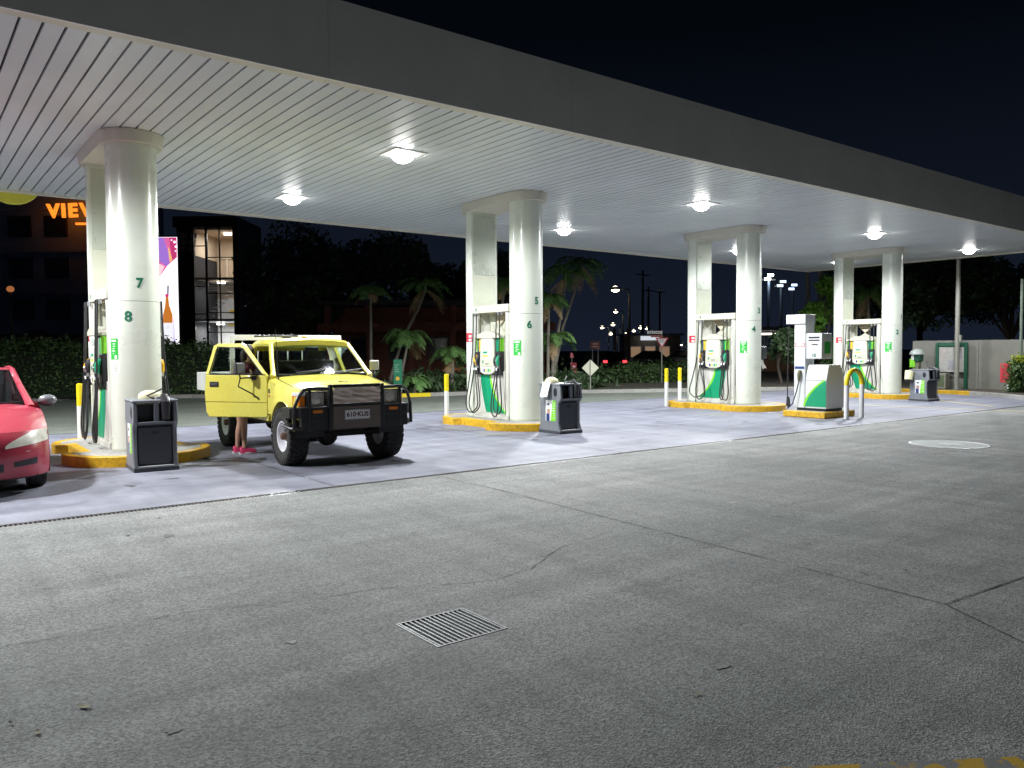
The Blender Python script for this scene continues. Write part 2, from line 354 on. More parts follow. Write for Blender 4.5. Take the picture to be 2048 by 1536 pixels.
# stains and skid marks with a shape of their own
STAIN = mat('oil_stain', (0.10, 0.10, 0.105), 0.45, var=.3, scale=3)
def blot(cx, cy, rx, ry, m, parent, a=0.0):
    n = 26; ph = random.uniform(0, 6); pts = []
    for i in range(n):
        q = 2 * pi * i / n; k = 1 + .22 * sin(3 * q + ph) + .16 * sin(5 * q + 2 * ph) + random.uniform(-.08, .08)
        x, y = rx * k * cos(q), ry * k * sin(q); pts.append((cx + x * cos(a) - y * sin(a), cy + x * sin(a) + y * cos(a), .003))
    return MB().add(pts, [tuple(range(n))]).build('stain', m, parent)
STAIN2 = mat('damp_stain', (0.26, 0.26, 0.285), 0.45, var=.25, scale=4)
for cx, cy, rx, ry, mm in [(4.2, 11.55, .22, .10, STAIN), (3.95, 11.9, .3, .12, STAIN2), (9.0, 12.3, .35, .2, STAIN2), (9.1, 13.6, .45, .28, STAIN2), (15.9, 12.4, .5, .35, STAIN2),
                           (2.2, 10.35, .10, .04, STAIN), (2.75, 10.6, .08, .03, STAIN), (17.6, 11.6, .35, .2, STAIN), (3.7, 12.25, .16, .1, STAIN)]:
    blot(cx, cy, rx, ry, mm, slab, random.uniform(0, 3))
STAIN3 = mat('drip_stain', (0.13, 0.13, 0.125), 0.6, var=.3, scale=5)
for k in range(34):
    cx, cy = random.uniform(.8, 14), random.uniform(1.2, 8.3); r_ = random.choice((.012, .016, .022, .03, .045)); blot(cx, cy, r_*1.4, r_, STAIN3, driveway, random.uniform(0, 3))
for k in range(22):
    cx, cy = random.uniform(3.6, 24), random.uniform(9.0, 12.3); r_ = random.choice((.02, .03, .05, .07)); blot(cx, cy, r_*1.5, r_, STAIN, slab, random.uniform(0, 3))
# slotted drain between driveway and slab
drain = thing('trench_drain', 'long slotted steel trench drain running along the edge of the forecourt slab', 'drain', (0, 8.70, 0))
DST = mat('drain_steel', (0.10, 0.09, 0.09), 0.55, metal=.4, var=.25, scale=6)
MB().box(-40, 26.8, -.07, .07, -.12, -.06).build('channel', DARK, drain)
MB().box(-40, 26.8, -.072, -.058, -.06, .001).build('rail', STEEL, drain); MB().box(-40, 26.8, .058, .072, -.06, .001).build('rail', STEEL, drain)
gm = MB()
for i in range(25):
    x = i * .04; gm.box(x, x + .022, -.056, .056, -.03, -.003)
gm.box(0, .995, -.056, -.040, -.03, -.002); gm.box(0, .995, .040, .056, -.03, -.002)
gme = gm.mesh('grate'); gme.materials.append(DST)
for i in range(27): place('grate', gme, drain, loc=(i * 1.0 - .5, 0, 0))
# square pit grate
pit = thing('drain_grate', 'square steel bar grate set in the driveway over a dark pit', 'grate', ((GX0+GX1)/2, (GY0+GY1)/2, 0))
hx, hy = (GX1-GX0)/2, (GY1-GY0)/2
pm = MB(); pm.add([(-hx,-hy,0),(hx,-hy,0),(hx,hy,0),(-hx,hy,0),(-hx,-hy,-.6),(hx,-hy,-.6),(hx,hy,-.6),(-hx,hy,-.6)], [(0,1,5,4),(1,2,6,5),(2,3,7,6),(3,0,4,7),(4,5,6,7)])
pm.build('pit', mat('pit_concrete', (.03, .03, .028), .9), pit)
fr = MB(); t = .012
fr.box(-hx, hx, -hy, -hy+t, -.05, .003).box(-hx, hx, hy-t, hy, -.05, .003).box(-hx, -hx+t, -hy+t, hy-t, -.05, .003).box(hx-t, hx, -hy+t, hy-t, -.05, .003)
GST = mat('grate_steel', (.27, .28, .28), .55, metal=.35, var=.15, scale=9)
fr.build('frame', GST, pit)
bar = MB().box(-.006, .006, -hy+.013, hy-.013, -.02, .0015).mesh('bar'); bar.materials.append(GST)
NB = 14
for i in range(NB): place('bar', bar, pit, loc=(-hx + .025 + (2*hx-.05)*i/(NB-1), random.uniform(-.001, .001), random.uniform(-.001, .001)))
cbm = MB(); 
for yy in (-.12, .12): cbm.box(-hx+.013, hx-.013, yy-.004, yy+.004, -.040, -.020)
cbm.build('cross_bar', STEEL, pit)
# manhole cover
mh = thing('manhole_cover', 'large round pale chequer plate manhole cover in the driveway', 'manhole cover', (13.85, 6.0, 0))
MHM = mat('manhole_plate', (0.40, 0.43, 0.42), 0.6, metal=.1, var=.12, scale=6)
MB().lathe([(.60, .002), (.60, .008), (.565, .008), (.565, .002)], n=48, cap=False).build('rim', STEEL, mh, smooth=True)
MB().lathe([(.0, .006), (.563, .006)], n=48, cap=False).build('plate', MHM, mh)
tr = MB()
for i in range(-9, 10):
    for j in range(-9, 10):
        x, y = i * .058, j * .058
        if x*x + y*y < .53**2:
            a = pi/4 if (i + j) % 2 else -pi/4; c_, s_ = cos(a), sin(a)
            tr.add([(x+c_*dx-s_*dy, y+s_*dx+c_*dy, .0095) for dx, dy in ((-.022,-.006),(.022,-.006),(.022,.006),(-.022,.006))], [(0,1,2,3)])
tr.build('tread', mat('tread_worn', (.52, .55, .55), .5, metal=.2), mh)['kind'] = 'stuff'
wm = MB()
for i in range(4): wm.box(-.12 + i*.085, -.075 + i*.085, -.17, .10, .010, .012)
wm.build('painted_mark', PAPER, mh).rotation_euler = (0, 0, -.55)
# debris
LEAFD = mat('dry_leaf', (.30, .28, .16), .8); LEAFD2 = mat('dark_litter', (.06, .05, .045), .8)
for (x, y, s, mm) in [(.63, 3.98, .045, LEAFD), (.43, 3.83, .03, LEAFD), (.35, 4.0, .02, LEAFD2), (1.0, 2.9, .045, LEAFD2), (2.9, 2.35, .03, LEAFD), (5.4, 2.9, .03, LEAFD2), (5.7, 2.75, .025, LEAFD2)]:
    o = MB().grid(lambda a, b: ((a-.5)*s*2*(1-.3*abs(b-.5)), (b-.5)*s*.7*(1-abs(2*a-1)**2), .006+.012*abs(a-.5)), 5, 3).build('fallen_leaf', mm, None, smooth=True, loc=(x, y, 0))
    o.rotation_euler = (0, 0, random.uniform(0, 3)); tag(o, 'small dry leaf lying on the driveway', 'leaf', 'leaves and litter on the driveway')
# kerb round the verge
def kerb_strip(name, label, pts, m, grp, w=.15, h=.13):
    mb = MB(); n = len(pts); L = []
    for i, p in enumerate(pts):
        a = Vector(pts[max(i-1, 0)]); b = Vector(pts[min(i+1, n-1)]); t = (b - a).normalized(); q = Vector((t.y, -t.x))
        L.append((Vector(p), Vector(p) + q * w))
    for i in range(n - 1):
        a, b = L[i]; c, d = L[i+1]
        mb.add([(*a,0),(*b,0),(*d,0),(*c,0),(*a,h),(*b,h),(*d,h),(*c,h)], [(4,5,6,7),(0,1,5,4),(2,3,7,6),(3,0,4,7),(1,2,6,5)])
    o = mb.build(name, m, None, bevel=.015); tag(o, label, 'kerb', grp); return o
kerb_strip('kerb', 'grey concrete kerb along the planted verge under the hedge', list(reversed([(13.2, 24.42), (12.9, 24.5), (11.3, 25.6), (8.2, 29.0), (4.9, 30.9), (-30, 33)]))[::-1], CONC, None)
kerb_strip('kerb', 'short yellow painted kerb by the green totem sign', [(15.0, 24.06), (14.7, 24.1), (13.2, 24.42)], YELCLEAN, None)
kerb_strip('kerb', 'grey concrete kerb curving past the diamond road sign', [(29.3, 17.2), (27.3, 18.1), (23.8, 19.9), (20.5, 21.7), (17.2, 23.7), (15.0, 24.06)], CONC, None)
kerb_strip('kerb', 'faded yellow kerb in front of the notice board and white wall', [(28.95, 11.9), (29.2, 12.5), (29.3, 17.2)], YEL, None)
kerb_strip('kerb', 'plain grey kerb below the trimmed hedge', [(25.6, 5.0), (26.2, 7.8), (27.5, 9.7), (28.7, 11.2), (28.95, 11.9)], CONC, None)
# road leading away behind the verge
rd = fill('road', [[(27.5, 33.5), (33.5, 27.5), (233.5, 227.5), (227.5, 233.5)]], 0.106, ROADM)
fill('footpath', [[(21.0, 24.6), (31.0, 20.2), (34.0, 22.2), (23.0, 27.0)]], 0.106, mat('path_concrete', (.12, .11, .09), .85, var=.15, scale=3))

# ================================================================ CANOPY
CX = [2.89, 10.46, 18.06, 25.70]; CYF, CYR = 13.0, 14.6; CR = 0.345
X0, X1, Y0, Y1 = -1.70, 30.30, 8.88, 18.85; ZS = 4.85
can = thing('canopy', 'long flat petrol station canopy with slatted white ceiling and deep beige fascia', 'canopy', (0, 0, 0))
sl = MB().prism([(-.0865, 0), (-.0885, .03), (.0885, .03), (.0865, 0)][::-1], 'y', Y0 + .16, Y1 - .16).mesh('ceiling_slat'); sl.materials.append(SLATM)
ns = int((X1 - X0 - .30) / .2)
for i in range(ns): place('ceiling_slat', sl, can, loc=(X0 + .25 + i * .2005, 0, ZS + random.uniform(-.0015, .0015)))
MB().box(X0 + .05, X1 - .05, Y0 + .05, Y1 - .05, ZS + .045, ZS + .08).build('ceiling_deck', DARK, can)
TRIM = mat('trim_cream', (.62, .60, .50), .4, var=.05)
for nme, b in (('front', (X0, X1, Y0 + .002, Y0 + .15)), ('rear', (X0, X1, Y1 - .15, Y1 - .002)), ('l', (X0 + .002, X0 + .15, Y0 + .152, Y1 - .152)), ('r', (X1 - .15, X1 - .002, Y0 + .152, Y1 - .152))):
    if nme in 'lr': MB().box(*b, ZS - .028, ZS + .03).build('border_trim', TRIM, can)
    else:
        k = 9; w = (X1 - X0) / k
        for i in range(k):
            off = (4.15 - X0) % 3.84
            a = X0 + off + (i - 2) * 3.84; c_ = a + 3.84 - .004
            a = max(a, X0); c_ = min(c_, X1)
            if c_ - a > .1: MB().box(a, c_, b[2], b[3], ZS - .028, ZS + .03).build('border_trim', TRIM, can, bevel=.004)
off = (4.15 - X0) % 3.84
for yy, sgn in ((Y0, -1), (Y1, 1)):
    for i in range(11):
        a = max(X0, X0 + off + (i - 1) * 3.84); c_ = min(X1, X0 + off + i * 3.84 - .003)
        if c_ - a > .1: MB().box(a, c_, min(yy, yy + sgn * .03), max(yy, yy + sgn * .03), ZS - .03, 5.775).build('fascia_panel', FASC, can, bevel=.003)
for xx, sgn in ((X0, -1), (X1, 1)):
    for i in range(3):
        w = (Y1 - Y0) / 3; MB().box(min(xx, xx + sgn*.03), max(xx, xx + sgn*.03), Y0 + i*w, Y0 + (i+1)*w - .006, ZS - .03, 5.775).build('fascia_panel', FASC, can, bevel=.003)
MB().box(X0 + .01, X1 - .01, Y0 + .01, Y1 - .01, 5.60, 5.72).build('roof_deck', mat('roof_steel', (.3, .3, .3), .5), can)
def stadium(r, ya, yb, n=20):
    return [(r*cos(pi + pi*i/n), ya + r*sin(pi + pi*i/n)) for i in range(n+1)] + [(r*cos(pi*i/n), yb + r*sin(pi*i/n)) for i in range(n+1)]
a, b = stadium(.43, CYF, CYR), stadium(.46, CYF, CYR); n = len(a)
capm = MB().add([(*p, 4.665) for p in a] + [(*p, 4.848) for p in b], [tuple(range(n-1,-1,-1)), tuple(range(n,2*n))] + [(i,(i+1)%n,n+(i+1)%n,n+i) for i in range(n)]).mesh('column_cap')
capm.materials.append(mat('cap_beige', (.55, .53, .46), .42, var=.05))
for x in CX: place('column_cap', capm, can, bevel=.012, loc=(x, 0, 0))
# round yellow sign disc on the rear fascia
disc = thing('roundel_sign', 'yellow green round sign disc hanging on the rear fascia of the canopy', 'sign', (1.98, Y1 + .10, 5.12))
MB().lathe([(.0, -.05), (.50, -.05), (.52, -.03), (.52, .03), (.50, .05), (0, .05)], n=40, axis='y', cap=False).build('disc', mat('roundel_yellow', (.62, .60, .06), .4), disc, smooth=True)
pet = MB()
for i in range(18):
    q = 2*pi*i/18; pet.add([(.2*cos(q), .055, .2*sin(q)), (.42*cos(q-.13), .055, .42*sin(q-.13)), (.48*cos(q), .055, .48*sin(q)), (.42*cos(q+.13), .055, .42*sin(q+.13))], [(0,1,2,3)])
pet.build('petal_pattern', LIME, disc)
# luminaires
LENS = emat('lamp_lens', (1.0, 0.985, 0.96), 30.0)
LXY = [(6.70, 11.55), (6.70, 16.15), (14.31, 11.55), (14.31, 16.15), (21.92, 11.58), (21.92, 16.15), (28.02, 11.6), (28.02, 16.15), (-0.95, 11.55), (-0.95, 16.15)]
lum = thing('canopy_light', 'glaring white square downlight recessed in the slatted canopy ceiling', 'ceiling light', (*LXY[0], ZS), 0, 'downlights in the canopy ceiling')
fm = MB(); s, q = .29, .20
for (xa, xb, ya, yb) in ((-s, s, -s, -q), (-s, s, q, s), (-s, -q, -q, q), (q, s, -q, q)): fm.box(xa, xb, ya, yb, -.018, -.0015)
fm.build('bezel', WHITE, lum, bevel=.004)
MB().ell((0, 0, -.012), (.20, .20, .17), 20, 7, 0.0).xf(Matrix.Scale(-1, 4, (0, 0, 1)) ).build('lens', LENS, lum, smooth=True)
ld = bpy.data.lights.new('canopy_lamp', 'SPOT'); ld.spot_size = radians(172); ld.spot_blend = .35; ld.shadow_soft_size = .16; ld.energy = CANOPY_LAMP_W; ld.color = (0.955, 0.975, 1.0)
lo = bpy.data.objects.new('lamp', ld); COL.objects.link(lo); lo.parent = lum; lo.location = (0, 0, -.33)
for p in LXY[1:]:
    c = copy_tree(lum); c.location = (*p, ZS)
    if p[0] > 25 or p[0] < 0:      # the pair at the far end burns dimmer, the pair over the first bay brighter
        for ch_ in c.children:
            if ch_.type == 'LIGHT': ch_.data = ch_.data.copy(); ch_.data.energy *= (.5 if p[0] > 25 else 1.5)

# ================================================================ COLUMNS
def col_outline(front, r=CR, n=24, s=.12):
    if front: return [(r*cos(pi + pi*i/n), CYF + r*sin(pi + pi*i/n)) for i in range(n+1)] + [(r, CYF + s), (-r, CYF + s)]
    return [(r*cos(pi*i/n), CYR + r*sin(pi*i/n)) for i in range(n+1)] + [(-r, CYR - s), (r, CYR - s)]
cl_f = [MB().prism(col_outline(True), 'z', a, b).mesh('cladding') for a, b in ((.15, 2.36), (2.366, 4.70))]
cl_r = [MB().prism(col_outline(False), 'z', a, b).mesh('cladding') for a, b in ((.15, 2.36), (2.366, 4.70))]
for me in cl_f + cl_r: me.materials.append(CREAM)
band_f = MB().prism(col_outline(True, CR + .006), 'z', .152, .185).mesh('base_band'); band_r = MB().prism(col_outline(False, CR + .006), 'z', .152, .185).mesh('base_band')
for me in (band_f, band_r): me.materials.append(CREAMP)
def bend(cx, cy, z, ang, r):
    """maps a flat decal (x right, y up) on to the column; ang 0 faces -y, negative turns towards -x"""
    def f(co):
        t = ang + co.x / r; return Vector((cx + (r + co.z) * sin(t), cy - (r + co.z) * cos(t), z + co.y))
    return f
def decal(name, m, parent, cx, cy, z, ang, w, h, r=CR + .0015, n=8, dz=0):
    f = bend(cx, cy, z, ang, r + dz)
    return MB().grid(lambda a, b: f(Vector(((a-.5)*w, (b-.5)*h, 0))), n, 1).build(name, m, parent, smooth=True)
def decal_lines(parent, cx, cy, z, ang, w, h, m, rows, r):
    for k in range(rows):
        ww = w * random.uniform(.35, .85); decal('print_line', m, parent, cx, cy, z + h*.42 - k*h*.84/max(1, rows-1), ang, ww, h*.04, r, 4)
NUMS = [('7', '8'), ('5', '6'), ('3', '4'), ('1', '2')]
ORD = ['standing between the red car and the yellow ute', 'across the bay from the front of the yellow ute', 'with the dark towel box, behind the gas dispenser', 'closest to the white boundary wall']
for i, x in enumerate(CX):
    c = thing('canopy_column', 'cream round fronted canopy column %s' % ORD[i], 'column', (x, CYF, 0), 0, 'front canopy columns')
    off = Vector((0, -CYF, 0))
    for me in cl_f: place('cladding', me, c, smooth=True, loc=off)
    place('base_band', band_f, c, loc=off)
    MB().box(-.30, .30, .121, .127, .2, 4.6).build('inner_panel', CREAMP, c)
    text('number', NUMS[i][0], .205, NUMG, c, None, thick=.006, warp=bend(0, 0, 2.62, -.02, CR + .0065), extrude=.0008)
    text('number', NUMS[i][1], .205, NUMG, c, None, thick=.006, warp=bend(0, 0, 2.13, -.50, CR + .0065), extrude=.0008)
    st = decal('green_sticker', STKG, c, 0, 0, 1.66, -1.28, .20, .31)
    decal('sticker_heading', PAPER, st, 0, 0, 1.78, -1.28, .13, .025, CR + .003)
    for k in range(5): decal('print_line', PAPER, st, 0, 0, 1.735 - k*.035, -1.28 + random.uniform(-.05, .05), random.uniform(.03, .09), .011, CR + .003, 3)
    decal('sticker_logo', PAPER, st, 0, 0, 1.54, -1.13, .05, .05, CR + .003, 4)
    if i < 2:
        f = bend(0, 0, 1.37, -1.2, CR + .0015); n = 20
        MB().add([f(Vector((.10*cos(2*pi*k/n), .12*sin(2*pi*k/n), 0))) for k in range(n)], [tuple(range(n))]).build('round_sticker', PAPER, c)
        for k in range(3): decal('print_line', mat('print_grey', (.45, .48, .5), .6), c, 0, 0, 1.41 - k*.035, -1.2, .1, .008, CR + .004, 3)
    if i in (1,): pass
    r = thing('canopy_column', 'cream flat faced rear canopy column of the island %s' % ['between the red car and the ute', 'across the bay from the ute', 'behind the gas dispenser', 'closest to the boundary wall'][i], 'column', (x, CYR, 0), 0, 'rear canopy columns')
    off = Vector((0, -CYR, 0))
    for me in cl_r: place('cladding', me, r, smooth=True, loc=off)
    place('base_band', band_r, r, loc=off)
    MB().box(-.29, .29, -.131, -.121, .2, 3.28).build('inner_panel', CREAMP, r, bevel=.003)
    MB().box(-.29, .29, -.131, -.121, 3.29, 4.6).build('inner_panel', mat('brushed_panel', (.52, .56, .48), .30, metal=.25, var=.05, scale=1.5), r, bevel=.003)
    RX = lambda nm, m, y0, y1, z0, z1, e=0: MB().box(-CR - .003 - e, -CR + .01, y0, y1, z0, z1).build(nm, m, r)
    st = RX('warning_sticker', RED, -.11, .10, 1.80, 2.0)
    for k in range(2): MB().box(-CR-.005, -CR, -.085, .01, 1.82 + k*.085, 1.87 + k*.085).build('print_block', PAPER, st)
    RX('notice_sheet', PAPER, -.11, .10, 1.18, 1.79)
    for k in range(9): MB().box(-CR-.0045, -CR, -.09, random.uniform(.02, .08), 1.25 + k*.055, 1.262 + k*.055).build('print_line', mat('print_blue', (.25, .33, .5), .6), r)
# towel box on the side of the third column
tb = thing('towel_dispenser', 'dark grey paper towel box fixed to the column marked 4, white towel hanging out', 'towel box', (CX[2] + .34, CYF - .16, 0))
MB().prism([(-.13, 1.33), (.13, 1.36), (.13, 1.66), (.09, 1.69), (-.13, 1.66)], 'y', -.12, .12).build('case', mat('smoky_plastic', (.05, .06, .06), .25), tb, bevel=.02)
MB().grid(lambda a, b: (.02 + .16*b + .03*sin(6*a), -.06 + .10*a, 1.34 - .26*b - .02*sin(5*a+3*b)), 6, 8).build('paper_towel', PAPER, tb, smooth=True)
# ================================================================ ISLANDS
def dumbbell(k=0.0):
    P = []; n = 22
    R1, R2 = 1.03 - k, .95 - k
    P += [(R1*cos(pi + pi*i/n), 13.05 + R1*sin(pi + pi*i/n)) for i in range(n+1)]
    P += [(R1 - .04, 13.12 - k*.3), (.76 - k, 13.20 - k), (.74 - k, 14.32 + k), (R2 - .03, 14.42 + k*.3)]
    P += [(R2*cos(pi*i/n), 14.5 + R2*sin(pi*i/n)) for i in range(n+1)]
    P += [(-R2 + .03, 14.42 + k*.3), (-.74 + k, 14.32 + k), (-.76 + k, 13.20 - k), (-R1 + .04, 13.12 - k*.3)]
    return P
A, Bp = dumbbell(), dumbbell(.13); n = len(A)
ring = MB().add([(*p, 0) for p in A] + [(*p, .15) for p in A] + [(*p, .15) for p in Bp] + [(*p, 0) for p in Bp],
                [(i,(i+1)%n,n+(i+1)%n,n+i) for i in range(n)] + [(n+i,n+(i+1)%n,2*n+(i+1)%n,2*n+i) for i in range(n)] + [(2*n+i,2*n+(i+1)%n,3*n+(i+1)%n,3*n+i) for i in range(n)]).mesh('kerb_edge')
ring.materials.append(YEL)
topm = MB().prism(Bp, 'z', .0, .149).mesh('infill'); topm.materials.append(CONC)
PLC = ['between the red car and the yellow ute', 'across the bay from the yellow ute', 'behind the gas dispenser', 'closest to the white boundary wall']
ISL = ['beside the red car', 'beside the grey bollard post and bin', 'beside the gas dispenser', 'near the white boundary wall']
for i, x in enumerate(CX):
    t = thing('pump_island', 'raised concrete pump island with worn yellow edge, %s' % PLC[i], 'pump island', (x, 13.75, 0), 0, 'pump islands')
    place('kerb_edge', ring, t, bevel=.012, loc=(0, -13.75, 0)); place('infill', topm, t, loc=(0, -13.75, 0))

# ================================================================ FUEL DISPENSERS
def swoosh(flip):
    """green swoosh outline in (y, z): full at one upper corner, sweeping to the far lower corner"""
    G, Lm = [], []
    for k in range(13):
        t = k / 12; z = 1.12 - .80 * t
        y = -.02 + .55 * t**2.1; G.append((y, z)); Lm.append((y + .035 + .06*t*(1-t)*2, z))
    left = [(-.36 + .20 * (k/12)**1.6, 1.12 - .80 * (k/12)) for k in range(13)]
    g = left + G[::-1]; lm = G + Lm[::-1]
    if flip: g = [(-a, b) for a, b in g]; lm = [(-a, b) for a, b in lm]
    return g, lm
def loop_pts(p0, p1, drop, n=18, out=0.0, side=0.0):
    p0, p1 = Vector(p0), Vector(p1); P = []
    for i in range(n + 1):
        t = i / n; q = p0.lerp(p1, t); zlow = min(p0.z, p1.z) - drop
        # hang: power curve through both ends
        a = (1 - t) ** 2 * p0.z + t ** 2 * p1.z + 2 * t * (1 - t) * (2 * zlow - .5 * (p0.z + p1.z))
        q.z = a; b = 4 * t * (1 - t); q.x += out * b; q.y += side * b; P.append(q)
    return P
PHEAD = mat('pump_cream', (.52, .53, .43), .38, var=.04, scale=3, dirt=.08, dirtcol=(.4, .38, .3))
BEIGE = mat('pump_beige', (.42, .37, .25), .5, var=.05)
SCR = mat('display_grey', (.50, .55, .50), .2)
NAVY = mat('fuel_navy', (.02, .05, .18), .4)
FYEL = mat('fuel_yellow', (.85, .58, .06), .4)
LYEL = mat('label_lime_yellow', (.55, .75, .08), .4)
STL = mat('nozzle_metal', (.6, .62, .63), .3, metal=.8)
FACES = {}
def nozzle(parent, y, z, grip, s=1.0):
    o = MB().tube([(-.07, y, z + .05), (-.10, y, z + .02), (-.13, y, z - .05), (-.12, y, z - .16)], [.026, .044, .045, .032], 8).build('nozzle', grip, parent, smooth=True)
    MB().tube([(-.07, y, z + .05), (.0, y, z + .11), (.05, y, z + .13)], [.016, .014, .012], 7).build('spout', STL, o, smooth=True)
    MB().tube([(-.14, y, z - .02), (-.175, y, z - .07), (-.16, y, z - .14), (-.13, y, z - .155)], .008, 5).build('trigger', STL, o)
    MB().cyl((-.12, y, z - .16), (-.12, y, z - .22), .028, 8).build('collar', STL, o, smooth=True)
    o.location.x = -.05
    return o
def make_pump(idx, flip):
    x = CX[idx]; Yc = 13.80
    t = thing('fuel_dispenser', 'white and green fuel dispenser on the island %s' % PLC[idx], 'fuel pump', (x, Yc, .15), 0, 'fuel dispensers')
    D = .35
    MB().box(-D - .02, D + .02, -.64, .64, 0, .10).build('plinth', PUMPW, t, bevel=.008)
    MB().box(-D, D, -.50, .50, .10, 1.02).build('lower_cabinet', PUMPW, t, bevel=.012)
    MB().box(-D + .06, D - .06, -.52, .52, 1.02, 1.78).build('core', PHEAD, t, bevel=.01)
    MB().box(-D - .015, D + .015, -.655, .655, 2.27, 2.43).build('crown', PHEAD, t, bevel=.008)
    MB().box(-D + .03, D - .03, -.62, .62, 2.25, 2.269).build('crown_underside', BEIGE, t)
    for sy in (-1, 1):
        MB().tube([(-.29, sy*.565, .10), (-.29, sy*.565, .95), (-.29, sy*.565, 2.25)], [.066, .062, .070], 14).build('side_post', PUMPW, t, smooth=True)
        MB().tube([(.29, sy*.565, .10), (.29, sy*.565, .95), (.29, sy*.565, 2.25)], [.066, .062, .070], 14).build('side_post', PUMPW, t, smooth=True)
        MB().box(-.20, .20, sy*.575 - .035, sy*.575 + .035, .10, 2.25).build('post_web', PUMPW, t)
        MB().box(-.30, .30, sy*.63 - .012, sy*.63 + .012, .5, .92).build('side_vent', DARK, t)
    # folded diamond panel between head and crown
    MB().add([(-.06, -.30, 2.25), (-.06, .30, 2.25), (-.11, 0, 1.98)], [(0, 1, 2)]).build('upper_triangle', BEIGE, t)
    MB().add([(-.10, -.36, 1.78), (-.10, .36, 1.78), (-.11, 0, 1.98)], [(0, 1, 2)]).build('lower_triangle', PHEAD, t)
    if idx != 3:
        MB().box(-.055, .055, -.42, .42 if idx in (0, 1) else .05, 1.78, 2.25).build('centre_panel', CREAMP, t)
    # one operating face; built for x = -D, mirrored for the other side
    for sx in (-1, 1):
        f = bpy.data.objects.new('pump_face', FACES['frame_mesh']) if 'frame_mesh' in FACES else None
        if f is None:
            me = MB().box(-.03, .0, -.46, .46, .98, 1.80).mesh('pump_face'); me.materials.append(PHEAD); FACES['frame_mesh'] = me
            f = bpy.data.objects.new('pump_face', me)
        COL.objects.link(f); f.parent = t; f.location = (sx * (D - .06), 0, 0); f.rotation_euler = (0, 0, 0 if sx < 0 else pi)
        g, lm = swoosh(flip)
        MB().prism([(a, b - .15 - .04) for a, b in g], 'x', -.065, -.0585).build('green_swoosh', GREEN, f)
        MB().prism([(a, b - .15 - .04) for a, b in lm], 'x', -.066, -.0588).build('lime_swoosh', LIME, f)
        # arched hood
        n = 16; arc = [(.46 * (2*k/n - 1), 1.76 + .11 * (1 - (2*k/n - 1)**2) ** 1.5) for k in range(n+1)] + [(.46, 1.72), (-.46, 1.72)]
        MB().prism(arc, 'x', -.17, 0).build('hood', PHEAD, f, bevel=.008)
        # console
        con = [(-.255, 1.0), (-.27, 1.15), (-.235, 1.70), (-.12, 1.755), (.12, 1.755), (.235, 1.70), (.27, 1.15), (.255, 1.0), (.12, .945), (-.12, .945)]
        k = MB().prism(con, 'x', -.155, -.03).build('console', PHEAD, f, bevel=.015)
        MB().box(-.1575, -.15, -.17, .17, 1.53, 1.70).build('display_bezel', PAPER, k); MB().box(-.160, -.156, -.13, .13, 1.56, 1.67).build('display', SCR, k)
        MB().box(-.1575, -.15, -.19, .19, 1.27, 1.50).build('instruction_panel', PUMPW, k)
        MB().box(-.159, -.156, -.02, .14, 1.40, 1.44).build('label', GREEN, k); MB().box(-.159, -.156, -.04, .16, 1.32, 1.36).build('label', LYEL, k)
        MB().box(-.1575, -.15, -.20, .20, 1.115, 1.125).build('seam', BEIGE, k); MB().box(-.158, -.15, -.06, .06, 1.165, 1.18).build('slot', BLACK, k)
        MB().box(-.158, -.15, .13, .16, 1.18, 1.25).build('label', GREEN, k)
        MB().box(-.1575, -.15, -.20, .20, .99, 1.10).build('selector_panel', PAPER, k)
        for yy, mm in ((.10, NAVY), (.03, FYEL), (-.05, GREEN), (-.12, LIME)): MB().box(-.1595, -.156, yy - .028, yy + .028, 1.0, 1.075).build('fuel_button', mm, k)
        # coloured grade strips
        for y0, y1, mm in ((.28, .355, FYEL), (.36, .40, NAVY), (.40, .445, LIME), (-.37, -.28, GREEN), (-.445, -.375, LIME)):
            MB().box(-.115, -.03, y0, y1, 1.44, 1.73).build('grade_strip', mm, f, bevel=.006)
        # holsters and nozzles
        for sy in (-1, 1):
            h = MB().prism([(sy*.275, .97), (sy*.275, 1.43), (sy*.455, 1.43), (sy*.455, .97)], 'x', -.125, -.03).build('holster', BLACK, f, bevel=.012)
            MB().box(-.13, -.126, sy*.365 - .06, sy*.365 + .06, 1.36, 1.40).build('holster_label', DARK, h)
            for q in (-.043, .043):
                grip = YPLASTIC if (sy > 0 and q > 0) else (GREEN if (sy < 0 and q < 0) else BLACK)
                nz = nozzle(f, sy*.365 + q, 1.30, grip)
                MB().box(-.165, -.160, sy*.365 + q - .022, sy*.365 + q + .022, 1.04, 1.09).build('nozzle_tag', PAPER, nz)
        MB().prism([(-.46, .94), (-.46, .985), (.46, .985), (.46, .94)], 'x', -.12, .0).build('under_tray', BLACK, f, bevel=.006)
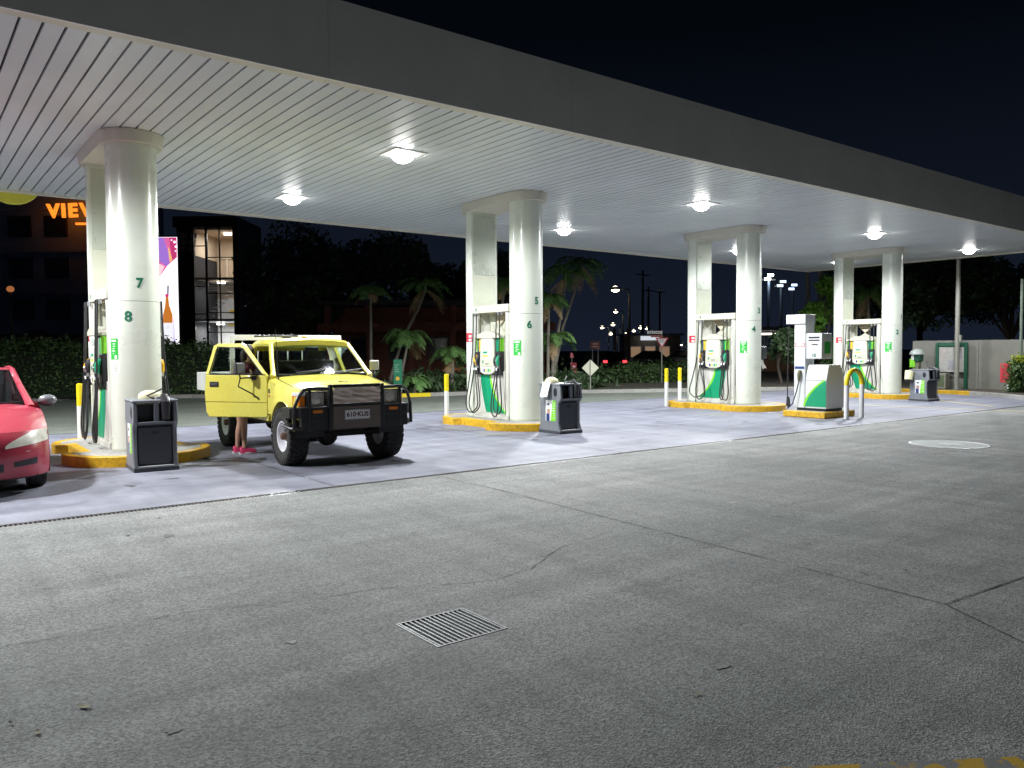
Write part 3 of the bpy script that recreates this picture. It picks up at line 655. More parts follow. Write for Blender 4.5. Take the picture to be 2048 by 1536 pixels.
        # hoses: crown -> loop near the island -> nozzle
        for sy in (-1, 1):
            for q in (-.043, .043):
                y0 = sy * (.42 + (.06 if q*sy > 0 else -.06)); y1 = sy*.365 + q
                zl = random.uniform(.06, .14); ys = sy * random.uniform(.04, .16) + (.12 if sy > 0 else 0)
                P = [Vector((-.12, y0, 2.26)), Vector((-.13, y0, 1.9)), Vector((-.15, y0 + ys*.1, 1.3)), Vector((-.17, y0 + ys*.6, .7)), Vector((-.18, y0 + ys, .34)),
                     Vector((-.185, y0 + ys*.7, zl + .06)), Vector((-.19, .5*(y0+y1) + ys*.3, zl)), Vector((-.19, y1 - ys*.4, zl + .08)), Vector((-.18, y1 - ys*.7, .34)), Vector((-.15, y1 - ys*.25, .75)), Vector((-.125, y1, 1.02)), Vector((-.12, y1, 1.09))]
                Q = []
                for i in range(len(P) - 1):
                    p0, p1, p2, p3 = P[max(i-1, 0)], P[i], P[i+1], P[min(i+2, len(P)-1)]
                    for s in range(4):
                        u = s / 4; Q.append(.5*((2*p1) + (p2-p0)*u + (2*p0-5*p1+4*p2-p3)*u*u + (3*p1-p0-3*p2+p3)*u**3))
                Q.append(P[-1])
                MB().tube(Q, .0145, 6).build('hose', RUBBER, f, smooth=True, loc=(-.045, 0, 0))
                MB().cyl((-.12, y0, 2.20), (-.12, y0, 2.27), .022, 8).build('hose_swivel', STL, f)
        text('crown_number', NUMS[idx][1 if sx < 0 else 0], .10, NUMG, f, (-.0785, .50, 2.35), rot=(pi/2, 0, -pi/2), thick=.003, extrude=.001)
        text('pump_number', NUMS[idx][1 if sx < 0 else 0], .07, NUMG, f, (-.1605, .14, 1.215), rot=(pi/2, 0, -pi/2), extrude=.001)
    return t
for i, fl in enumerate((False, True, False, True)): make_pump(i, fl)

# ================================================================ LPG DISPENSER
li = thing('pump_island', 'small rectangular yellow plinth island under the gas dispenser', 'pump island', (17.45, 10.55, 0))
MB().box(-.66, .66, -.56, .53, 0, .15).build('kerb_edge', YEL, li, bevel=.02); MB().box(-.60, .60, -.50, .47, .149, .153).build('infill', CONC, li)
lp = thing('gas_dispenser', 'white gas dispenser with tall mast, side display box and green cabinet', 'gas pump', (17.40, 10.50, .153))
CAB = mat('gas_cabinet_white', (.66, .68, .67), .35, var=.04, scale=3); SIDEG = mat('gas_side', (.62, .60, .50), .4, var=.05, scale=3)
MB().box(-.36, .36, -.38, .36, 0, .06).build('foot', BLACK, lp)
MB().prism([(-.40, .06), (.36, .06), (.36, .78), (.20, 1.08), (-.30, 1.08), (-.40, .72)], 'y', -.42, .12).build('lower_cabinet', CAB, lp, bevel=.01)
MB().box(-.403, -.398, -.425, .125, .715, .722).build('seam', DARK, lp)
g = [(.14 - .62*t if False else .12 - .30*t - .22*t*t, .10 + .62*(t**.75)) for t in [k/12 for k in range(13)]]
gp = [(y, z) for y, z in g] + [(-.415, .66), (-.415, .10)]
MB().prism(gp, 'x', -.406, -.401).build('green_swoosh', GREEN, lp)
MB().prism([(y, z) for y, z in g] + [(y + .05, z + .012) for y, z in g[::-1]], 'x', -.4065, -.4012).build('lime_swoosh', LIME, lp)
mast = MB().box(-.40, -.02, .13, .42, .06, 2.05).build('mast', CAB, lp, bevel=.008)
MB().box(-.44, -.02, .11, .62, 2.05, 2.27).build('mast_head', CAB, lp, bevel=.008)
for z0, z1, mm in ((1.62, 1.78, PAPER), (1.50, 1.60, RED), (1.1, 1.48, PAPER), (.98, 1.04, NAVY)): MB().box(-.403, -.40, .15, .40, z0, z1).build('notice', mm, mast)
MB().box(-.405, -.402, .17, .38, 1.515, 1.585).build('notice_print', PAPER, mast)
for k in range(6): MB().box(-.4045, -.40, .18, random.uniform(.28, .38), 1.15 + k*.05, 1.162 + k*.05).build('print_line', mat('print_grey', (.45, .48, .5), .6), mast)
ds = MB().box(-.41, .02, -.30, .10, 1.22, 1.82).build('display_box', CAB, lp, bevel=.012)
MB().box(-.414, -.41, -.24, .04, 1.70, 1.74).build('display', BLACK, ds); MB().box(-.414, -.41, -.24, .04, 1.64, 1.67).build('display', BLACK, ds); MB().box(-.414, -.41, -.2, -.04, 1.54, 1.565).build('slot', BLACK, ds)
text('pump_number', '10', .11, NUMG, ds, (-.4135, -.10, 1.30), rot=(pi/2, 0, -pi/2), thick=.003, extrude=.001)
MB().box(-.30, -.05, -.304, -.300, 1.34, 1.62).build('green_label', STKG, ds)
MB().tube([(-.43, .25, .95), (-.46, .25, .86), (-.45, .26, .70)], [.03, .045, .03], 8).build('gas_nozzle', mat('nozzle_olive', (.12, .13, .06), .5), lp, smooth=True)
MB().tube([(-.45, .26, .70), (-.48, .30, .45), (-.52, .38, .15), (-.50, .52, .03), (-.40, .58, .05), (-.40, .60, .5), (-.40, .58, 1.4), (-.40, .56, 2.06)], .013, 6).build('hose', RUBBER, lp, smooth=True)
MB().tube([(-.36, .62, .08), (-.36, .60, .30)], .035, 8).build('breakaway_coupling', BLACK, lp)
MB().tube([(-.44, .52, .06), (-.44, .54, .26)], .035, 8).build('breakaway_coupling', BLACK, lp)
# guard hoop
hp = thing('guard_hoop', 'white steel guard hoop with yellow arched top in front of the gas dispenser', 'guard rail', (17.39, 9.62, 0))
for sx in (-.33, .33):
    MB().cyl((sx, 0, 0), (sx, 0, .78), .052, 16).build('leg', WHITE, hp, smooth=True); MB().cyl((sx, 0, 0), (sx, 0, .012), .085, 16).build('base_plate', STEEL, hp)
MB().tube([(-.33, 0, .78)] + [(-.33*cos(pi*k/16), 0, .80 + .32*sin(pi*k/16)) for k in range(17)] + [(.33, 0, .78)], .053, 16).build('arch', YELCLEAN, hp, smooth=True)
# bollards
def bollard(x, y, label):
    b = thing('bollard', label, 'bollard', (x, y, 0), 0, 'bollards behind the pump islands')
    MB().cyl((0, 0, 0), (0, 0, .70), .052, 16).build('post', WHITE, b, smooth=True); MB().cyl((0, 0, .70), (0, 0, 1.07), .0525, 16).build('painted_top', YELCLEAN, b, smooth=True)
    MB().ell((0, 0, 1.07), (.0525, .0525, .015), 16, 4, 0).build('cap', YELCLEAN, b, smooth=True)
    MB().cyl((0, 0, 0), (0, 0, .01), .10, 4).build('base_plate', STEEL, b)
bollard(9.86, 15.15, 'white bollard with yellow top beside the rear of the island across from the ute')
bollard(17.16, 15.05, 'white bollard with yellow top standing clear behind the island past the gas dispenser')
bollard(18.02, 15.30, 'white bollard with yellow top half hidden by a rear column')
bollard(2.49, 15.30, 'white bollard with yellow top behind the island beside the red car')

# ================================================================ SERVICE BINS
def make_bin(x, y, rz, label, variant):
    b = thing('service_bin', label, 'bin', (x, y, 0), rz, 'grey service bins in front of the columns')
    prof = [(0, 0), (.64, 0), (.64, .06), (.60, .18), (.60, .60), (.65, .68), (.62, .94), (.0, .94), (-.03, .68), (.05, .58), (.05, .20), (0, .07)]
    for sx in (-1, 1):
        ch = MB().prism(prof, 'x', sx*.28, sx*.225).build('side_cheek', GREY, b, bevel=.012)
        n = 14; ov = [(.13 + .055*cos(2*pi*k/n), .80 + .085*sin(2*pi*k/n)) for k in range(n)]
        MB().prism(ov, 'x', sx*.281, sx*.2795).build('side_opening', BLACK, ch)
    MB().box(-.225, .225, .09, .56, .05, .62).build('waste_box', GREYD, b, bevel=.01)
    MB().box(-.215, .215, .065, .09, .09, .60).build('front_panel', GREYD, b, bevel=.012)
    n = 12; MB().prism([(.0 + .05*cos(2*pi*k/n), .52 + .02*sin(2*pi*k/n)) for k in range(n)], 'y', .060, .066).build('pull_slot', BLACK, b)
    MB().box(-.285, .285, -.02, .64, 0, .06).build('plinth', GREYD, b, bevel=.008); MB().box(-.225, .225, -.012, .06, .06, .075).build('plinth_lip', mat('worn_grey', (.42, .43, .45), .5), b, bevel=.004)
    MB().box(-.225, .225, -.03, .03, .64, .675).build('shelf_lip', GREY, b, bevel=.008)
    MB().box(-.225, .225, .02, .60, .62, .66).build('shelf', GREYD, b)
    MB().box(-.02, .045, -.01, .05, .66, .93).build('mullion', GREY, b, bevel=.008)
    MB().box(-.225, .225, .10, .60, .66, .90).build('inner_tank', BLACK, b)
    MB().box(-.29, .29, -.01, .63, .935, .965).build('lid', GREY, b, bevel=.012)
    MB().tube([(.13, .0, .70), (.13, -.02, .93), (.13, .08, 1.0), (.13, .12, .9)], [.05, .06, .055, .04], 10).build('tap_housing', BLACK, b, smooth=True)
    MB().tube([(.02, .20, .97), (-.08, .10, 1.02), (.14, .28, 1.10)], .012, 6).build('squeegee_handle', BLACK, b, smooth=True)
    MB().box(.05, .22, .2, .24, .965, 1.0).build('squeegee_blade', mat('squeegee_grey', (.45, .47, .5), .4), b, bevel=.004)
    # poster on the left cheek
    p = MB().box(-.2830, -.2803, .12, .42, .24, .64).build('poster', PAPER, b)
    MB().prism([(.12, .24), (.27, .24), (.21, .64), (.12, .64)], 'x', -.2838, -.2831).build('poster_green', STKG if False else LIME, p)
    for k in range(7): MB().box(-.2846, -.2839, .15, random.uniform(.17, .22), .29 + k*.048, .305 + k*.048).build('print_line', PAPER, p)
    for (a, c_, z0, z1, mm) in ((.30, .37, .54, .58, NAVY), (.31, .37, .47, .54, PAPER), (.29, .38, .38, .47, mat('poster_skin', (.55, .32, .22), .6)), (.30, .40, .24, .38, NAVY), (.33, .37, .44, .47, BLACK)):
        MB().box(-.2838, -.2831, a, c_, z0, z1).build('poster_picture', mm, p)
    return b
def lid_dome(x, y, z, rz, label, r=(.155, .12, .085)):
    d = thing('bucket_lid', label, 'lid', (x, y, z), rz)
    MB().ell((0, 0, 0), r, 18, 6, 0).build('dome', CREAMLID, d, smooth=True); MB().lathe([(r[0]*.9, -.03), (r[0], -.03), (r[0], 0)], n=18, cap=False).xf(Matrix.Scale(r[1]/r[0], 4, (0, 1, 0))).build('rim', CREAMLID, d, smooth=True)
make_bin(2.76, 11.42, radians(-3.5), 'dark grey windscreen service bin between the red car and the yellow ute', 0)
make_bin(10.28, 11.42, radians(-1), 'dark grey windscreen service bin with white towel hanging on its corner', 1)
make_bin(24.92, 11.25, radians(-8), 'dark grey windscreen service bin with a cream bucket on its side', 2)
lid_dome(2.80, 11.86, .998, 0, 'cream bucket lid on the service bin between red car and ute')
lid_dome(10.17, 11.86, .998, .2, 'cream bucket lid on the service bin that has the white towel')
pt = thing('paper_towel', 'white paper towel hung over the back corner of a grey service bin', 'paper towel', (9.93, 11.78, .70))
MB().grid(lambda a, b: (.04*b + .02*sin(7*a) - .05*(1-b), (a-.5)*.24, .30*b + .015*sin(9*a + 4*b)), 10, 8).build('sheet', PAPER, pt, smooth=True, solid=.004)
wt = thing('water_bucket', 'pale cream water bucket hooked on the side of a grey service bin', 'bucket', (24.63, 11.86, .78))
MB().lathe([(.0, -.14), (.115, -.14), (.135, .13), (.12, .13), (.105, -.11), (0, -.11)], n=20, cap=False).xf(Matrix.Rotation(.28, 4, 'Y')).build('shell', CREAMLID, wt, smooth=True)
MB().box(-.10, .16, -.10, .10, -.19, -.165).build('bracket', BLACK, wt)
# ================================================================ YELLOW UTE
def boolean_cut(o, cutters):
    for c in cutters:
        md = o.modifiers.new('b', 'BOOLEAN'); md.operation = 'DIFFERENCE'; md.solver = 'EXACT'; md.object = c
    dg = bpy.context.evaluated_depsgraph_get(); dg.update()
    me = bpy.data.meshes.new_from_object(o.evaluated_get(dg)); o.modifiers.clear(); me.name = o.data.name
    o.data = me
    for c in cutters: bpy.data.objects.remove(c)
def loft(mb, rings):
    n = len(rings[0]); vs = [p for r in rings for p in r]; fs = []
    for i in range(len(rings) - 1):
        for j in range(n): fs.append((i*n+j, i*n+(j+1)%n, (i+1)*n+(j+1)%n, (i+1)*n+j))
    fs += [tuple(range(n-1,-1,-1)), tuple(range((len(rings)-1)*n, len(rings)*n))]
    return mb.add(vs, fs)
def hexa(mb, a, b):
    """a, b: quads (4 points) joined"""
    return mb.add(list(a) + list(b), [(3,2,1,0),(4,5,6,7),(0,1,5,4),(1,2,6,5),(2,3,7,6),(3,0,4,7)])
UY = mat('ute_yellow', (0.80, 0.725, 0.13), 0.28, var=0.03, scale=1.2, coat=0.6, dirt=0.06, dirtcol=(.45, .36, .08))
UBLK = mat('bullbar_black', (0.012, 0.012, 0.013), 0.38, var=.2, scale=5)
TYRE = mat('tyre_rubber', (0.022, 0.022, 0.022), 0.8, var=.2, scale=10, bump=.3, dirt=.35, dirtcol=(.10, .085, .065))
RIMW = mat('rim_white', (.80, .80, .84), .4, var=.08, scale=8, dirt=.2, dirtcol=(.25, .2, .15))
GLS = glass('vehicle_glass', (.72, .80, .78)); LENSG = glass('lamp_glass', (.95, .95, .95), .05)
INT = mat('cab_interior', (.035, .035, .035), .7); SEAT = mat('seat_cloth', (.06, .06, .065), .9)
ute = thing('yellow_ute', 'yellow four wheel drive ute with black bull bar and its driver door open', 'ute', (5.145, 10.83, 0), radians(-2.6))
def fring(v, hw, t):
    h = [(hw-.07,.655),(hw-.005,.69),(hw,.76),(hw,.87),(hw-.003,.98+t),(hw-.025,1.05+t),(hw-.09,1.085+t),(.42,1.115+t),(0,1.125+t)]
    return [(a, v, b) for a, b in h] + [(-a, v, b) for a, b in h[-2::-1]]
mb = MB(); loft(mb, [fring(-.50,.79,-.045), fring(-.47,.815,-.01), fring(-.40,.832,.005), fring(-.1,.845,.035), fring(.2,.845,.078), fring(.45,.845,.118), fring(.60,.845,.145)])
fb = mb.build('front_body', UY, ute)
def arch_cut(v, r=.485):
    o = MB().lathe([(r, -1.2), (r, -.42)], n=36, axis='x').build('cut', DARK); o.location = (0, v, .42)
    p = MB().lathe([(r, .42), (r, 1.2)], n=36, axis='x').build('cut', DARK); p.location = (0, v, .42)
    for q in (o, p): q.parent = ute
    return [o, p]
bpy.context.view_layer.update()
boolean_cut(fb, arch_cut(0.0))
for p in fb.data.polygons: p.use_smooth = True
fb.data.set_sharp_from_angle(angle=radians(28))
x = fb.modifiers.new('bevel', 'BEVEL'); x.width = .008; x.segments = 2; x.limit_method = 'ANGLE'; x.angle_limit = radians(40)
# wheel-arch lips and liners
for s in (-1, 1):
    MB().tube([(s*.843, .49*cos(radians(a)), .42 + .49*sin(radians(a))) for a in range(22, 176, 7)], .011, 6).build('arch_lip', UY, ute, smooth=True)
    MB().grid(lambda a, b, s=s: (s*(.42 + .40*a), .495*cos(pi*b), .42 + .495*sin(pi*b)), 2, 18).build('wheel_well', INT, ute, smooth=True)
# bonnet shut lines
for s in (-1, 1): MB().tube([(s*.735, -.48, 1.073), (s*.742, -.1, 1.127), (s*.742, .2, 1.170), (s*.742, .58, 1.232)], .004, 5).build('bonnet_gap', DARK, ute)
MB().box(-.70, .70, .555, .63, 1.20, 1.262).build('cowl', BLACK, ute, bevel=.01)
MB().tube([(-.03, -.10, 1.165), (.02, -.14, 1.170), (.10, -.135, 1.165)], .006, 5).build('washer_jet', BLACK, ute)
# cab shell
prof = [(-.655,1.695),(-.675,1.735),(-.62,1.785),(-.35,1.812),(0,1.82),(.35,1.812),(.62,1.785),(.675,1.735),(.655,1.695),(.60,1.70),(-.60,1.70)]
loft(rm := MB(), [[(u*.93, 1.03, w - .03) for u, w in prof], [(u*.98, 1.10, w - .006) for u, w in prof], [(u, 1.3, w) for u, w in prof], [(u, 1.8, w) for u, w in prof], [(u*.97, 1.97, w - .03) for u, w in prof]])
rf = rm.build('roof', UY, ute, smooth=True, angle=50)
for s in (-1, 1):
    MB().tube([(s*.775, .56, 1.23), (s*.745, .64, 1.31), (s*.69, .86, 1.52), (s*.625, 1.07, 1.725)], [.05, .036, .034, .036], 8).build('front_pillar', UY, ute, smooth=True)
    hexa(MB(), [(s*.845,1.62,1.26),(s*.845,1.97,1.26),(s*.775,1.97,1.26),(s*.775,1.62,1.26)], [(s*.675,1.68,1.73),(s*.675,1.97,1.73),(s*.61,1.97,1.73),(s*.61,1.68,1.73)]).build('rear_pillar', UY, ute, bevel=.01)
    MB().box(min(s*.845,s*.775), max(s*.845,s*.775), 1.62, 1.97, .56, 1.262).build('quarter_panel', UY, ute, bevel=.012)
MB().box(-.775, .775, 1.935, 1.97, .56, 1.27).build('cab_back', UY, ute); MB().box(-.61, .61, 1.94, 1.965, 1.62, 1.72).build('cab_back', UY, ute)
MB().box(-.845, -.74, .60, 1.64, .58, .67).build('sill', UY, ute, bevel=.012); MB().box(.74, .845, .60, 1.64, .54, .61).build('sill', UY, ute, bevel=.012)
dr2 = MB().box(.79, .845, .61, 1.615, .60, 1.27).build('door', UY, ute, bevel=.012)
MB().add([(.80,.70,1.28),(.80,1.62,1.28),(.66,1.66,1.70),(.64,1.12,1.70)], [(0,1,2,3)]).build('side_window', GLS, dr2)
MB().box(-.76, .76, .58, .62, .56, 1.25).build('firewall', INT, ute); MB().box(-.76, .76, .60, 1.94, .53, .565).build('floor', INT, ute)
MB().prism([(.62,.92),(.96,.95),(.98,1.15),(.90,1.235),(.62,1.25)], 'x', -.74, .74).build('dashboard', mat('dash_grey', (.06, .06, .058), .6), ute, bevel=.02)
MB().box(-.20, .20, .66, .86, 1.245, 1.262).build('dash_papers', mat('dash_cloth', (.35, .36, .38), .8), ute, bevel=.005)
st = MB().tube([(-.37 + .19*cos(2*pi*k/24), 1.10 + .19*sin(2*pi*k/24)*.42, 1.20 + .19*sin(2*pi*k/24)*.9) for k in range(24)], .014, 8, closed=True).build('steering_wheel', BLACK, ute, smooth=True)
MB().tube([(-.55, 1.10, 1.20), (-.37, 1.09, 1.19), (-.19, 1.10, 1.20)], .016, 6).build('spoke', BLACK, st); MB().tube([(-.37, 1.09, 1.19), (-.37, .85, 1.05)], .03, 8).build('steering_column', BLACK, st)
MB().box(-.70, .70, 1.28, 1.80, .72, .90).build('seat', SEAT, ute, bevel=.04); MB().prism([(1.70,.86),(1.80,1.46),(1.90,1.46),(1.88,.86)], 'x', -.70, .70).build('seat_back', SEAT, ute, bevel=.03)
for u in (-.36, .36): MB().box(u-.14, u+.14, 1.80, 1.88, 1.47, 1.62).build('headrest', SEAT, ute, bevel=.03)
MB().grid(lambda a, b: ((a-.5)*2*(.715 - .115*b), .575 + .49*b - .05*(1-(2*a-1)**2)*(1-.4*b), 1.262 + .455*b), 12, 6).build('windscreen', glass('windscreen_glass', (.70, .80, .78), .05, 1.13), ute, smooth=True)
MB().tube([(s_*(.735), .57, 1.262) for s_ in (-1, 1)], .012, 6).build('windscreen_seal', BLACK, ute)
MB().add([(-.6,1.95,1.30),(.6,1.95,1.30),(.58,1.95,1.62),(-.58,1.95,1.62)], [(0,1,2,3)]).build('rear_window', GLS, ute)
MB().box(-.10, .12, 1.02, 1.05, 1.62, 1.68).build('interior_mirror', BLACK, ute, bevel=.01); MB().box(.16, .26, 1.06, 1.07, 1.63, 1.69).build('yellow_tag', YELCLEAN, ute); MB().ell((0, 1.25, 1.70), (.07, .05, .02), 12, 4).build('roof_lamp', CREAMLID, ute)
for u0 in (-.55, .05):
    w = MB().tube([(u0 + .0, .525, 1.255), (u0 + .30, .54, 1.285), (u0 + .56, .575, 1.315)], .008, 6).build('wiper', BLACK, ute, smooth=True)
    MB().tube([(u0 + .12, .545, 1.29), (u0 + .62, .59, 1.335)], .006, 5).build('wiper_blade', BLACK, w)
MB().tube([(-.735, .42, 1.20), (-.74, .46, 1.46), (-.745, .50, 1.95)], [.010, .007, .003], 6).build('aerial', BLACK, ute)
MB().box(-.849, -.842, .50, .56, 1.00, 1.06).build('badge', BLACK, ute); MB().box(-.849, -.842, .51, .55, .94, .975).build('badge', RED, ute)
# open driver door (hinged on the image-left side of the ute)
def shear(p):
    x_, y_, z_ = p; return (x_ + max(0, z_ - 1.28) * .28, y_, z_)
door = MB().prism([(0.0,.655),(.03,.635),(1.05,.625),(1.10,.70),(1.125,.98),(1.10,1.26),(0.0,1.26)], 'x', 0, .055).build('door', UY, ute, bevel=.012, loc=(-.85, .60, 0))
door.rotation_euler = (0, 0, radians(36)); door['label'] = 'open yellow driver door'
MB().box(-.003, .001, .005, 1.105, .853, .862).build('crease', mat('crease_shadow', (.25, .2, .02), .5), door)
outer = [(0.0,1.26),(.05,1.30),(.46,1.70),(.53,1.735),(.97,1.735),(1.035,1.70),(1.10,1.26)]; inner = [(.10,1.285),(.12,1.30),(.50,1.655),(.545,1.68),(.95,1.68),(.985,1.65),(1.035,1.285)]
fm = MB()
for k in range(len(outer) - 1):
    a, b, c_, d_ = outer[k], outer[k+1], inner[k+1], inner[k]
    hexa(fm, [(.005,*a),(.005,*b),(.005,*c_),(.005,*d_)], [(.04,*a),(.04,*b),(.04,*c_),(.04,*d_)])
fm.v = [shear(p) for p in fm.v]; fm.build('window_frame', UY, door)
g = MB().add([(.022, *p) for p in inner], [tuple(range(len(inner)))]); g.v = [shear(p) for p in g.v]; g.build('window', GLS, door)
sb = MB().add([(.02,.10,1.285),(.05,.10,1.285),(.05,1.035,1.285),(.02,1.035,1.285),(.02,.10,1.262),(.05,.10,1.262),(.05,1.035,1.262),(.02,1.035,1.262)], [(0,1,2,3),(0,4,5,1),(3,2,6,7),(0,3,7,4),(1,5,6,2)]); sb.build('window_seal', BLACK, door)
MB().tube([shear((.0, .10, 1.29)), shear((.0, .50, 1.66)), shear((.0, .955, 1.685)), shear((0, 1.03, 1.29))], .008, 5).build('window_rubber', BLACK, door)
hd = MB().box(-.012, .0, .86, 1.02, 1.08, 1.16).build('handle', BLACK, door, bevel=.008); MB().box(-.02, -.008, .88, 1.0, 1.105, 1.135).build('handle_lever', GREYD, hd, bevel=.004)
MB().box(.055, .075, .15, 1.0, .65, 1.15).build('door_trim', INT, door)
mr = MB().box(-.30, -.10, .30, .36, 1.28, 1.45).build('mirror', GREYD, door, bevel=.02)
mr.rotation_euler = (0, 0, 0)
MB().box(-.285, -.115, .36, .366, 1.295, 1.435).build('mirror_glass', CHROME, mr)
MB().tube([(-.20, .33, 1.28), (-.17, .34, 1.22), (-.19, .36, 1.10), (-.06, .20, .98), (0, .14, .90)], .011, 6).build('mirror_arm', BLACK, mr, smooth=True)
MB().tube([(-.17, .34, 1.22), (-.08, .28, 1.225), (0, .22, 1.22)], .011, 6).build('mirror_arm', BLACK, mr, smooth=True)
MB().box(-.02, 0, .18, .26, 1.19, 1.25).build('mirror_bracket', BLACK, mr, bevel=.006)
# right-hand mirror
m2 = MB().box(.93, 1.09, .86, .91, 1.30, 1.46).build('mirror', PUMPW, ute, bevel=.02); MB().tube([(.85, .72, 1.20), (1.0, .84, 1.25), (1.0, .88, 1.30)], .010, 6).build('mirror_arm', BLACK, m2)
# nose: grille, lamps
MB().box(-.765, .765, -.515, -.49, .80, 1.055).build('grille', BLACK, ute, bevel=.008)
for k in range(5): MB().box(-.40, .40, -.525, -.512, .835 + k*.04, .848 + k*.04).build('grille_bar', GREYD, ute)
REFL = mat('headlamp_reflector', (.52, .47, .40), .35, metal=.4)
for s in (-1, 1):
    hl = MB().box(min(s*.45,s*.67), max(s*.45,s*.67), -.525, -.512, .855, 1.035).build('headlight', REFL, ute, bevel=.004)
    MB().lathe([(.0, -.012), (.03, -.010), (.072, .0)], (s*.56, -.572, .945), 20, 'y', cap=False).build('reflector', mat('lamp_bowl', (.85, .80, .72), .3, metal=.2), hl, smooth=True)
    MB().box(min(s*.445,s*.675), max(s*.445,s*.675), -.57, -.512, .85, 1.04).build('lens', mat('ribbed_lens', (.60, .56, .50), .25, var=.25, scale=20, coat=.6), hl, bevel=.004)
    for b in ((s*.435, s*.447), (s*.673, s*.69)): MB().box(min(b), max(b), -.57, -.51, .84, 1.05).build('bezel', BLACK, hl)
    MB().box(min(s*.435,s*.69), max(s*.435,s*.69), -.57, -.51, 1.042, 1.055).build('bezel', BLACK, hl); MB().box(min(s*.435,s*.69), max(s*.435,s*.69), -.57, -.51, .835, .848).build('bezel', BLACK, hl)
    il = MB().prism([(s*.705,-.545),(s*.78,-.525),(s*.835,-.40),(s*.80,-.38),(s*.70,-.49)], 'z', .85, 1.04).build('indicator', AMBER, ute, bevel=.006)
    MB().prism([(s*.703,-.548),(s*.782,-.528),(s*.838,-.40),(s*.80,-.38),(s*.70,-.49)], 'z', 1.0, 1.045).build('side_lens', PAPER, il)
# bull bar
bb = MB().prism([(-.66,.70),(-.66,.845),(-.50,.845),(-.46,.78),(-.46,.70)], 'x', -.80, .80).build('bull_bar', UBLK, ute, bevel=.008)
for s in (-1, 1):
    MB().prism([(s*.80,-.66),(s*.93,-.55),(s*.945,-.28),(s*.86,-.28),(s*.80,-.44)], 'z', .70, .845).build('wing', UBLK, bb, bevel=.006)
    MB().prism([(-.655,.53),(-.655,.70),(-.56,.70),(-.56,.58)], 'x', s*.40, s*.80).build('lower_panel', UBLK, bb, bevel=.006)
    MB().tube([(s*.80, -.62, .56), (s*.90, -.52, .56), (s*.95, -.34, .60)], .022, 8).build('side_rail', UBLK, bb, smooth=True)
    MB().tube([(s*.68, -.64, .52), (s*.68, -.65, .85), (s*.68, -.645, 1.085)], .023, 10).build('upright', UBLK, bb, smooth=True)
    MB().tube([(s*.40, -.645, 1.095), (s*.68, -.645, 1.10), (s*.76, -.635, 1.08), (s*.82, -.62, 1.0), (s*.875, -.60, .85), (s*.885, -.60, .56)], .024, 8).build('outer_loop', UBLK, bb, smooth=True)
    MB().box(min(s*.36,s*.415), max(s*.36,s*.415), -.69, -.62, .52, 1.15).build('inner_upright', UBLK, bb, bevel=.01)
    MB().box(min(s*.50,s*.64), max(s*.50,s*.64), -.668, -.655, .765, .805).build('indicator', AMBER, bb, bevel=.003)
    MB().box(min(s*.42,s*.80), max(s*.42,s*.80), -.64, -.54, .846, .85).build('top_plate', STEEL, bb)
MB().box(-.36, .36, -.675, -.635, 1.105, 1.15).build('top_rail', UBLK, bb, bevel=.01); MB().box(-.36, .36, -.675, -.635, .845, .885).build('middle_rail', UBLK, bb, bevel=.008)
CLOTH = mat('cover_cloth', (.74, .61, .51), .9, var=.15, scale=6, bump=.5, bscale=25)
MB().grid(lambda a, b: (-.355 + .71*a, -.668 - .016*abs(sin(5*a + 3*sin(4*b + 2*a))) - .014*abs(sin(8*b + 4*a*a + 1)) + .010*sin(21*a + 9*b)*sin(13*b), .885 + .222*b), 34, 16).build('cover_cloth', CLOTH, bb, smooth=True)
MB().box(-.355, .355, -.682, -.670, .53, .843).build('steel_sheet', mat('taupe_sheet', (.155, .125, .10), .7, var=.12, scale=4), bb)
pl = MB().box(-.19, .19, -.692, -.684, .655, .795).build('number_plate', PAPER, bb, bevel=.004)
MAR = mat('plate_maroon', (.10, .012, .02), .4)
text('plate_text', '610\u00b7KUS', .092, MAR, pl, (0, -.6935, .724), thick=.003, extrude=.001)
for (a, b, z0, z1) in ((-.185,.185,.785,.790),(-.185,.185,.660,.665),(-.185,-.180,.665,.785),(.180,.185,.665,.785)): MB().box(a, b, -.6935, -.692, z0, z1).build('plate_border', MAR, pl)
# chassis and axles
CHS = mat('chassis_black', (.02, .018, .016), .7, var=.3, scale=6, dirt=.3, dirtcol=(.07, .055, .04))
ch = MB().box(-.46, -.38, -.45, 4.2, .52, .64).box(.38, .46, -.45, 4.2, .52, .64).box(-.38, .38, -.40, -.32, .54, .62).box(-.38, .38, 1.3, 1.4, .54, .62).box(-.38, .38, 2.6, 2.68, .54, .62).build('chassis', CHS, ute, bevel=.01)
for v in (0, 2.85):
    MB().cyl((-.66, v, .40), (.66, v, .40), .045, 12).build('axle', CHS, ch, smooth=True)
    MB().ell((-.18 if v == 0 else 0, v, .38), (.15, .17, .15), 14, 8).build('differential', CHS, ch, smooth=True)
    for s in (-1, 1):
        MB().tube([(s*.50, v-.52, .56), (s*.50, v-.2, .47), (s*.50, v, .455), (s*.50, v+.2, .47), (s*.50, v+.52, .58)], .03, 6).build('leaf_spring', CHS, ch)
MB().tube([(-.62, -.18, .43), (.62, -.18, .43)], .016, 6).build('tie_rod', CHS, ch); MB().box(-.34, .34, -.30, .9, .46, .60).build('engine_sump', CHS, ch, bevel=.03)
MB().box(.0, .5, -.50, -.44, .55, .565).build('skid_lip', STEEL, ch)
